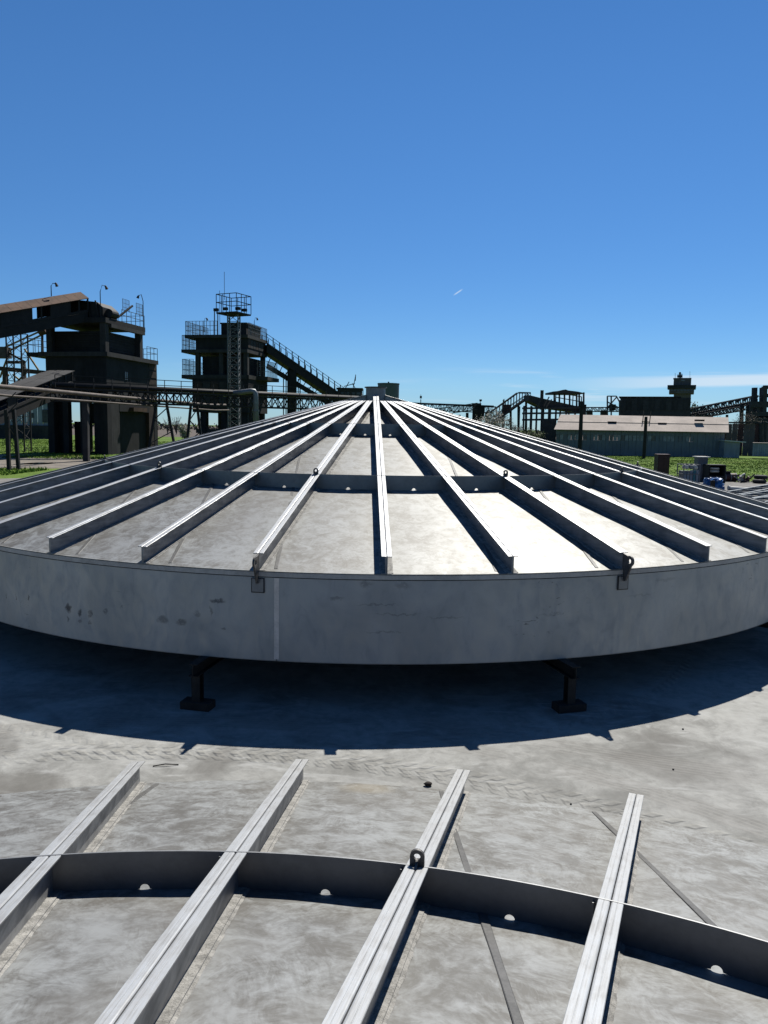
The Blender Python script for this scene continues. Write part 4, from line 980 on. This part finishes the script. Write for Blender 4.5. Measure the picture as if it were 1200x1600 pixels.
MB().box((a.x, D, 0), (b.x, D+.7, b.z*.62)).build('base', M['greysteel'], o); MB().box((a.x+.01, D+.02, b.z*.62+.01), (b.x-.01, D+.68, b.z-.06)).build('body', M['greysteel'], o); MB().box((a.x-.1, D-.1, b.z-.055), (b.x+.1, D+.8, b.z)).build('top', M['white'], o)
D = 46; o = yard('cage_crate', 1081, D, 'teal and grey caged crate with white bundles on top', 'crate')
a, b = at(1067, 758, D), at(1094, 726.5, D); w = b.x-a.x
for (x, y) in ((a.x, D), (b.x, D), (a.x, D+1), (b.x, D+1)): MB().beam((x, y, 0), (x, y, b.z), .05).build('post', M['greysteel'], o)
for z in (.12, b.z*.55, b.z): 
    MB().beam((a.x, D, z), (b.x, D, z), .05).build('rail', M['greysteel'], o); MB().beam((a.x, D+1, z), (b.x, D+1, z), .05).build('rail', M['greysteel'], o)
    MB().beam((a.x, D, z), (a.x, D+1, z), .04).build('rail', M['greysteel'], o); MB().beam((b.x, D, z), (b.x, D+1, z), .04).build('rail', M['greysteel'], o)
for k in range(5): MB().box((a.x+.05+k*w*.19, D+.04, .15), (a.x+.03+(k+.88)*w*.19, D+.08, b.z*(.62 if k < 2 else .74))).build('slat', M['teal' if k == 3 else 'palewall'], o)
MB().box((a.x+.06, D+.1, .12), (b.x-.06, D+.94, b.z*.68)).build('bin', M['greysteel'], o)
for k in range(3):
    p = Vector((a.x+.3+k*.27, D+.3, b.z*.86)); MB().tube([p, p+Vector((.02,.4,.05)), p+Vector((0,.6,-.03))], [.12,.14,.09], 9).build('bundle', M['white' if k != 1 else 'pane_pale'], o, smooth=True)
D = 49; o = yard('machine_rack', 1120, D, 'black open machine rack holding pale rolls', 'rack')
a, b = at(1106, 752, D), at(1135, 726.5, D)
MB().box((a.x, D+.8, 0), (b.x, D+.9, b.z)).build('back_panel', M['rubber'], o); MB().box((a.x, D, b.z-.06), (b.x, D+.79, b.z)).build('top', M['rubber'], o)
for x in (a.x, b.x-.08): MB().box((x, D, 0), (x+.08, D+.79, b.z-.062)).build('side_panel', M['rubber'], o)
MB().box((a.x+.085, D, 0), (b.x-.085, D+.75, b.z*.38)).build('base', M['rubber'], o)
for k, z in enumerate((.62, .78)): MB().tube([(a.x+.2, D+.25, b.z*z), (b.x-.35, D+.25, b.z*z)], .07, 10).build('roll', M['white'], o, smooth=True)
D = 41.5; o = yard('tarpaulin', 1122, D, 'crumpled bright blue tarpaulin over a stack beside the cone edge', 'tarpaulin')
def lump(c, rx, ry, rz, seed, n=14, m=8, jag=.22):
    rg = random.Random(seed); vs = []; fs = []; mb = MB()
    for i in range(m+1):
        f = math.pi/2*i/m
        for k in range(n):
            a = 2*math.pi*k/n; q = 1+rg.uniform(-jag, jag); s_ = max(abs(math.cos(a)), abs(math.sin(a)))**-.6
            vs.append((c[0]+rx*math.cos(a)*math.sin(math.pi/2-f*.92)**.45*q*s_, c[1]+ry*math.sin(a)*math.sin(math.pi/2-f*.92)**.45*q*s_, c[2]+rz*math.sin(f)*(1+rg.uniform(-jag,jag)*.35*(i > 0))))
    for i in range(m):
        for k in range(n): fs.append((i*n+k, i*n+(k+1)%n, (i+1)*n+(k+1)%n, (i+1)*n+k))
    fs.append(tuple(m*n+k for k in range(n))); return mb.add(vs, fs)
p = gx(1124, D); lump((p.x, p.y, 0), .38, .45, hz(1124, 747, D), 3).build('cover', M['bluetarp'], o); p = gx(1110, D); lump((p.x, p.y, .30), .15, .25, .42, 5).build('fold', M['bluetarp'], o); p = gx(1117, D-.25); MB().box((p.x-.12, p.y-.3, .05), (p.x+.1, p.y-.2, .62)).build('crate_end', M['timber'], o)
D = 50; o = yard('drum_tank', 1146, D, 'long dark maroon drum lying on the gravel behind the white pipe', 'drum')
a, b = gx(1131, D), gx(1160, D); r = .27
MB().tube([a+Vector((0,.4,r)), b+Vector((0,.4,r))], r, 18).build('shell', M['brown'], o, smooth=False)
for f in (.05, .36, .66, .95): p = a.lerp(b, f)+Vector((0,.4,r)); MB().tube([p-Vector((.02,0,0)), p+Vector((.02,0,0))], r+.025, 18).build('hoop', M['pane_pale' if f > .3 else 'brown'], o)
for f in (.45, .58): p = a.lerp(b, f)+Vector((0,.4,2*r)); MB().box((-.1,-.1,0), (.1,.1,.13), lambda x, y, z: p+Vector((x, y, z))).build('valve', M['rubber'], o)
for f in (.2, .8): p = a.lerp(b, f); MB().box((-.06,.1,0), (.06,.7,.08), lambda x, y, z: p+Vector((x, y, z))).build('cradle', M['darksteel'], o)
D = 49.5; o = yard('scrap_heap', 1168, D, 'jumbled heap of rusty and pale scrap beside the maroon drum', 'scrap heap')
for k in range(16):
    p = gx(1160+random.uniform(0, 20), D+random.uniform(0, 1.2)); h = random.uniform(.1, .55)*(1.25-abs(k-6)/14)
    e = p+Vector((random.uniform(-.45, .45), random.uniform(-.3, .3), h)); MB().beam(p+Vector((0,0,.04)), e, random.uniform(.07, .2), random.uniform(.05, .16)).build('scrap_piece', M[random.choice(['brown','rubber','pane_pale','ruststeel','brown'])], o)
p = gx(1163.5, D-.1); MB().tube([p+Vector((-.15,0,.1)), p+Vector((.15,.1,.5)), p+Vector((.28,.1,.55))], .06, 8).build('pale_hose', M['white'], o, smooth=True)
for k, (px, D_, z, lab) in enumerate(((1193, 49, .0, 'black tyre lying flat, lowest of the pair at the right edge'), (1195, 49.2, .26, 'black tyre on top of another at the right edge'), (1209, 48.5, .0, 'black tyre just past the right edge'))):
    p = gx(px, D_); mb = MB(); n1, n2 = 22, 8; vs = []; fs = []
    for i in range(n1):
        a = 2*math.pi*i/n1
        for j in range(n2):
            b = 2*math.pi*j/n2; rr = .30+.13*math.cos(b); vs.append((p.x+rr*math.cos(a), p.y+rr*math.sin(a), z+.13+.13*math.sin(b)))
    for i in range(n1):
        for j in range(n2): fs.append((i*n2+j, ((i+1)%n1)*n2+j, ((i+1)%n1)*n2+(j+1)%n2, i*n2+(j+1)%n2))
    if px < 1200: mb.add(vs, fs).build('tyre', M['rubber'], None, True, lab, 'tyre', 'tyres at the right edge')
o = yard('white_pipe', 1160, 40, 'long white pipe lying on the gravel behind the steel frames', 'pipe')
MB().tube([gp(1139, 766)+Vector((0,0,.12)), gp(1183, 769)+Vector((0,0,.12))], .11, 14).build('pipe', M['white'], o, smooth=True); q = gp(1139, 766)+Vector((0,0,.12)); MB().tube([q-Vector((.05,0,0)), q+Vector((.04,0,0))], .14, 14).build('pipe_collar', M['pane_pale'], o)
o = yard('pale_plank', 1145, 37, 'short pale rusty-edged plank lying beside the blue tarpaulin', 'plank')
MB().beam(gp(1136, 771)+Vector((0,0,.06)), gp(1158, 773.5)+Vector((0,0,.06)), .3, .1).build('plank', M['white'], o); MB().beam(gp(1146, 772)+Vector((0,0,.14)), gp(1155, 774)+Vector((0,0,.14)), .2, .05).build('rusty_strip', M['rust'], o)
# stacked steel frames
def framegrid(px0, py0, px1, py1, z, label, seed):
    p = gp(px0, py0); q = gp(px1, py1); o = thing('steel_frame', p, label, 'steel frame', 'steel frames stacked on the yard'); d = (q-p); L = d.length; d.normalize(); s_ = Vector((-d.y, d.x, 0)); U = Vector((0,0,1))
    for w in (0, .9): MB().beam(p+s_*w+U*z, p+s_*w+d*L+U*z, .09, .12).build('side_bar', M['silver'], o)
    for i in range(6): MB().beam(p+d*L*(i+.5)/6+U*(z-.002), p+s_*.9+d*L*(i+.5)/6+U*(z-.002), .07, .10).build('cross_bar', M['silver'], o)
    for i in (0, 3, 5):
        for w in (.1, .8): MB().beam(p+s_*w+d*L*(i+.5)/6+U*(z-.055), p+s_*w+d*L*(i+.5)/6+U*(.0 if z < .3 else z-.2), .06).build('foot', M['silver'], o)
framegrid(1150, 782, 1235, 764, .22, 'grey steel frame lying low, farthest of the frames at the right edge', 1)
framegrid(1160, 791, 1260, 772, .24, 'grey steel frame in the middle of the frames at the right edge', 2)
framegrid(1172, 799, 1285, 780, .26, 'grey steel frame nearest the cone edge among the frames at the right', 3)

# ------------------------------------------------------------------ small things on the slab
def pebble(px, py, r, name, label, mat='rubber', flat=.6):
    p = gp(px, py); rg = random.Random(int(px)); mb = MB(); n = 10; vs = []; fs = []
    for i in range(5):
        f = math.pi*(i/4-.5)
        for k in range(n): a = 2*math.pi*k/n; q = r*max(.12, math.cos(f))*(1+rg.uniform(-.18, .18)); vs.append((p.x+q*math.cos(a), p.y+q*math.sin(a)*.8, r*flat*(1+math.sin(f)*.95)))
    for i in range(4):
        for k in range(n): fs.append((i*n+k, i*n+(k+1)%n, (i+1)*n+(k+1)%n, (i+1)*n+k))
    fs += [tuple(range(n))[::-1], tuple(4*n+k for k in range(n))]; mb.add(vs, fs).build(name, M[mat], None, True, label, 'stone', 'loose stones on the slab')
pebble(669, 1228, .038, 'stone', 'dark stone at the edge of the foreground roof', 'timber', .5)
pebble(1052, 1203, .011, 'stone', 'tiny dark pebble on the open concrete at the right'); pebble(1067, 1140, .012, 'stone', 'tiny pebble near the shadow edge at the right'); pebble(892, 1257, .010, 'stone', 'tiny dark pebble just above the diagonal seam of the foreground roof', 'rubber')
o = MB().tube([gp(239, 1198)+Vector((0,0,.006)), gp(258, 1197)+Vector((0,0,.02)), gp(279, 1195.5)+Vector((0,0,.006))], .005, 6).build('wire_offcut', M['darksteel'], None, False, 'short bent wire offcut on the slab left of centre', 'wire')

# ------------------------------------------------------------------ trees and bushes
def leaf_cloud(mb, centre, rad, n, size, rg, shell=.4):
    for _ in range(n):
        v = Vector((rg.gauss(0,1), rg.gauss(0,1), rg.gauss(0,1))).normalized()*(shell+(1-shell)*rg.random())
        p = Vector(centre)+Vector((v.x*rad[0], v.y*rad[1], v.z*rad[2])); a = Vector((rg.uniform(-1,1), rg.uniform(-1,1), rg.uniform(-1,1))).normalized(); b = a.cross(Vector((rg.uniform(-1,1), rg.uniform(-1,1), 1))).normalized(); s_ = size*rg.uniform(.5, 1.3)
        mb.add([p-a*s_, p+b*s_*.6, p+a*s_, p-b*s_*.6], [(0,1,2,3)])
def tree(px, D, ytop, label, leaf=None, kind='bush', seed=0, wide=.5, nleaf=900, lsize=.12, name='tree', cat='tree'):
    rg = random.Random(seed); c = gx(px, D); H = hz(px, ytop, D); o = thing(name, c, label, cat, 'trees and bushes of the works')
    tips = []; mb = MB()
    th = .35*H if kind == 'bush' else .85*H
    MB().tube([c, c+Vector((.05*H*rg.uniform(-1,1), 0, th*.5)), c+Vector((0, 0, th))], [.022*H+.03, .016*H+.02, .006*H+.015], 8).build('trunk', M['bark'], o)
    for i in range(26 if kind == 'poplar' else 20):
        f = rg.uniform(.2, 1); b = c+Vector((0,0,th*f)); a = rg.uniform(0, 6.28); r = wide*H*rg.uniform(.4, 1)*((1.15-f) if kind == 'poplar' else .55)
        e = b+Vector((math.cos(a)*r, math.sin(a)*r, (H-th*f)*rg.uniform(.3, .95) if kind != 'poplar' else r*rg.uniform(1.2, 2.2))); e.z = min(e.z, H)
        m_ = b.lerp(e, .5)+Vector((0,0,-.05*r)); mb.tube([b, m_, e], [.006*H+.012+D*.0002, .014+D*.00018, .006+D*.00012], 5, False); tips.append(e); tips.append(m_)
        for _ in range(5):
            s_ = b.lerp(e, rg.uniform(.3, 1)); q = s_+Vector((rg.uniform(-1,1), rg.uniform(-1,1), rg.uniform(.2,1.3)))*r*.35; mb.tube([s_, q], [.010+D*.00015, .004+D*.0001], 4, False); tips.append(q)
    mb.build('limbs', M['twig'], o, kind='stuff')
    if leaf:
        lb = MB()
        for _ in range(nleaf//14):
            q = rg.choice(tips); leaf_cloud(lb, q, (.11*H*wide*2,)*3, 14, lsize, rg, .1)
        lb.build('crown', M[leaf], o, kind='stuff')
for i, (px, D, y, lab, lf, kd, wd, nl, ls) in enumerate((
    (786, 150, 611, 'bare upright poplar behind the stair gallery', 'twig', 'poplar', .12, 900, .10),
    (762, 155, 627, 'small bare poplar left of the stair gallery', 'twig', 'poplar', .14, 700, .10),
    (772, 112, 641, 'white blossoming tree at the foot of the stair gallery', 'blossom', 'bush', .55, 3200, .13),
    (757, 116, 650, 'low white blossoming bush left of the stair gallery', 'blossom', 'bush', .8, 2200, .12),
    (806, 108, 656, 'bare grey shrub below the stair gallery', 'twig', 'bush', .6, 1600, .08),
    (829, 100, 671, 'yellow-green rounded bush in front of the sorting frame', 'leaf', 'bush', .9, 3500, .10),
    (1088, 150, 629, 'pale green tree right of the control tower', 'leaf', 'bush', .35, 3000, .20),
    (1096, 152, 633, 'smaller pale green tree right of the control tower', 'leaf', 'bush', .35, 2200, .20),
    (1165, 125, 645, 'bare thicket above the sooty wall', 'twig', 'bush', .6, 1800, .10),
    (1145, 126, 649, 'low bare thicket left above the sooty wall', 'twig', 'bush', .8, 1600, .10),
    (289, 135, 660, 'pale blossoming bush between the two bunker towers', 'blossom', 'bush', .6, 2400, .12),
    (262, 220, 650, 'bare tree far off left between the bunker towers', None, 'bush', .5, 0, .1),
    (275, 230, 649, 'bare tree far off in the middle between the bunker towers', None, 'bush', .5, 0, .1),
    (318, 210, 650, 'bare tree seen under the second bunker tower', None, 'bush', .5, 0, .1),
    (430, 200, 652, 'low bare tree under the sloping conveyor', None, 'bush', .6, 0, .1))):
    tree(px, D, y, lab, lf, kd, 40+i, wd, nl, ls, 'tree' if 'tree' in lab or 'poplar' in lab else 'bush', 'tree' if 'tree' in lab or 'poplar' in lab else 'bush')
# distant scrub along the horizon, one mass
rg = random.Random(3); lb = MB()
for i in range(420):
    a = rg.uniform(-.62, .62); D = rg.uniform(380, 520); h = rg.uniform(1.5, 4.2); c = (D*math.tan(a), D, h*.45); leaf_cloud(lb, c, (rg.uniform(3, 7), 3, h*.6), 16, 1.0, rg, .2)
lb.build('far_scrub', M['twig'], kind='stuff', label='distant band of brown leafless scrub along the horizon')
# grass tufts over the meadow in view
def tufts(name, regions, label, seed):
    rg = np.random.default_rng(seed); V = []; Fc = []; b = 0
    for (x0, x1, y0, y1, n, h) in regions:
        x = rg.uniform(x0, x1, n); y = rg.uniform(y0, y1, n); hh = h*rg.uniform(.4, 1.3, n)*(.7+.6*(np.sin(x*.7)*np.sin(y*.5) > 0)); a = rg.uniform(0, 6.28, n); w = rg.uniform(.03, .09, n); lx = rg.normal(0, .10, n); ly = rg.normal(0, .10, n)
        P = np.stack([np.stack([x-w*np.cos(a), y-w*np.sin(a), np.full(n, -.01)], 1), np.stack([x+w*np.cos(a), y+w*np.sin(a), np.full(n, -.01)], 1), np.stack([x+lx, y+ly, hh], 1)], 1).reshape(-1, 3)
        V.append(P); Fc.append(np.arange(b, b+3*n).reshape(-1, 3)); b += 3*n
    V = np.concatenate(V); Fc = np.concatenate(Fc); me = bpy.data.meshes.new(name); me.from_pydata(V.tolist(), [], Fc.tolist()); me.materials.append(M['blade'])
    ob = bpy.data.objects.new(name, me); C.objects.link(ob); return tag(ob, label, None, None, 'stuff')
tufts('meadow_grass', ((12, 75, 51.5, 99, 70000, .06), (-75, -20, 73, 135, 40000, .09), (-34, -22, 44.5, 50.5, 5000, .16), (-33, -24, 66, 71, 1800, .12)), 'fresh green meadow grass around the works', 5)
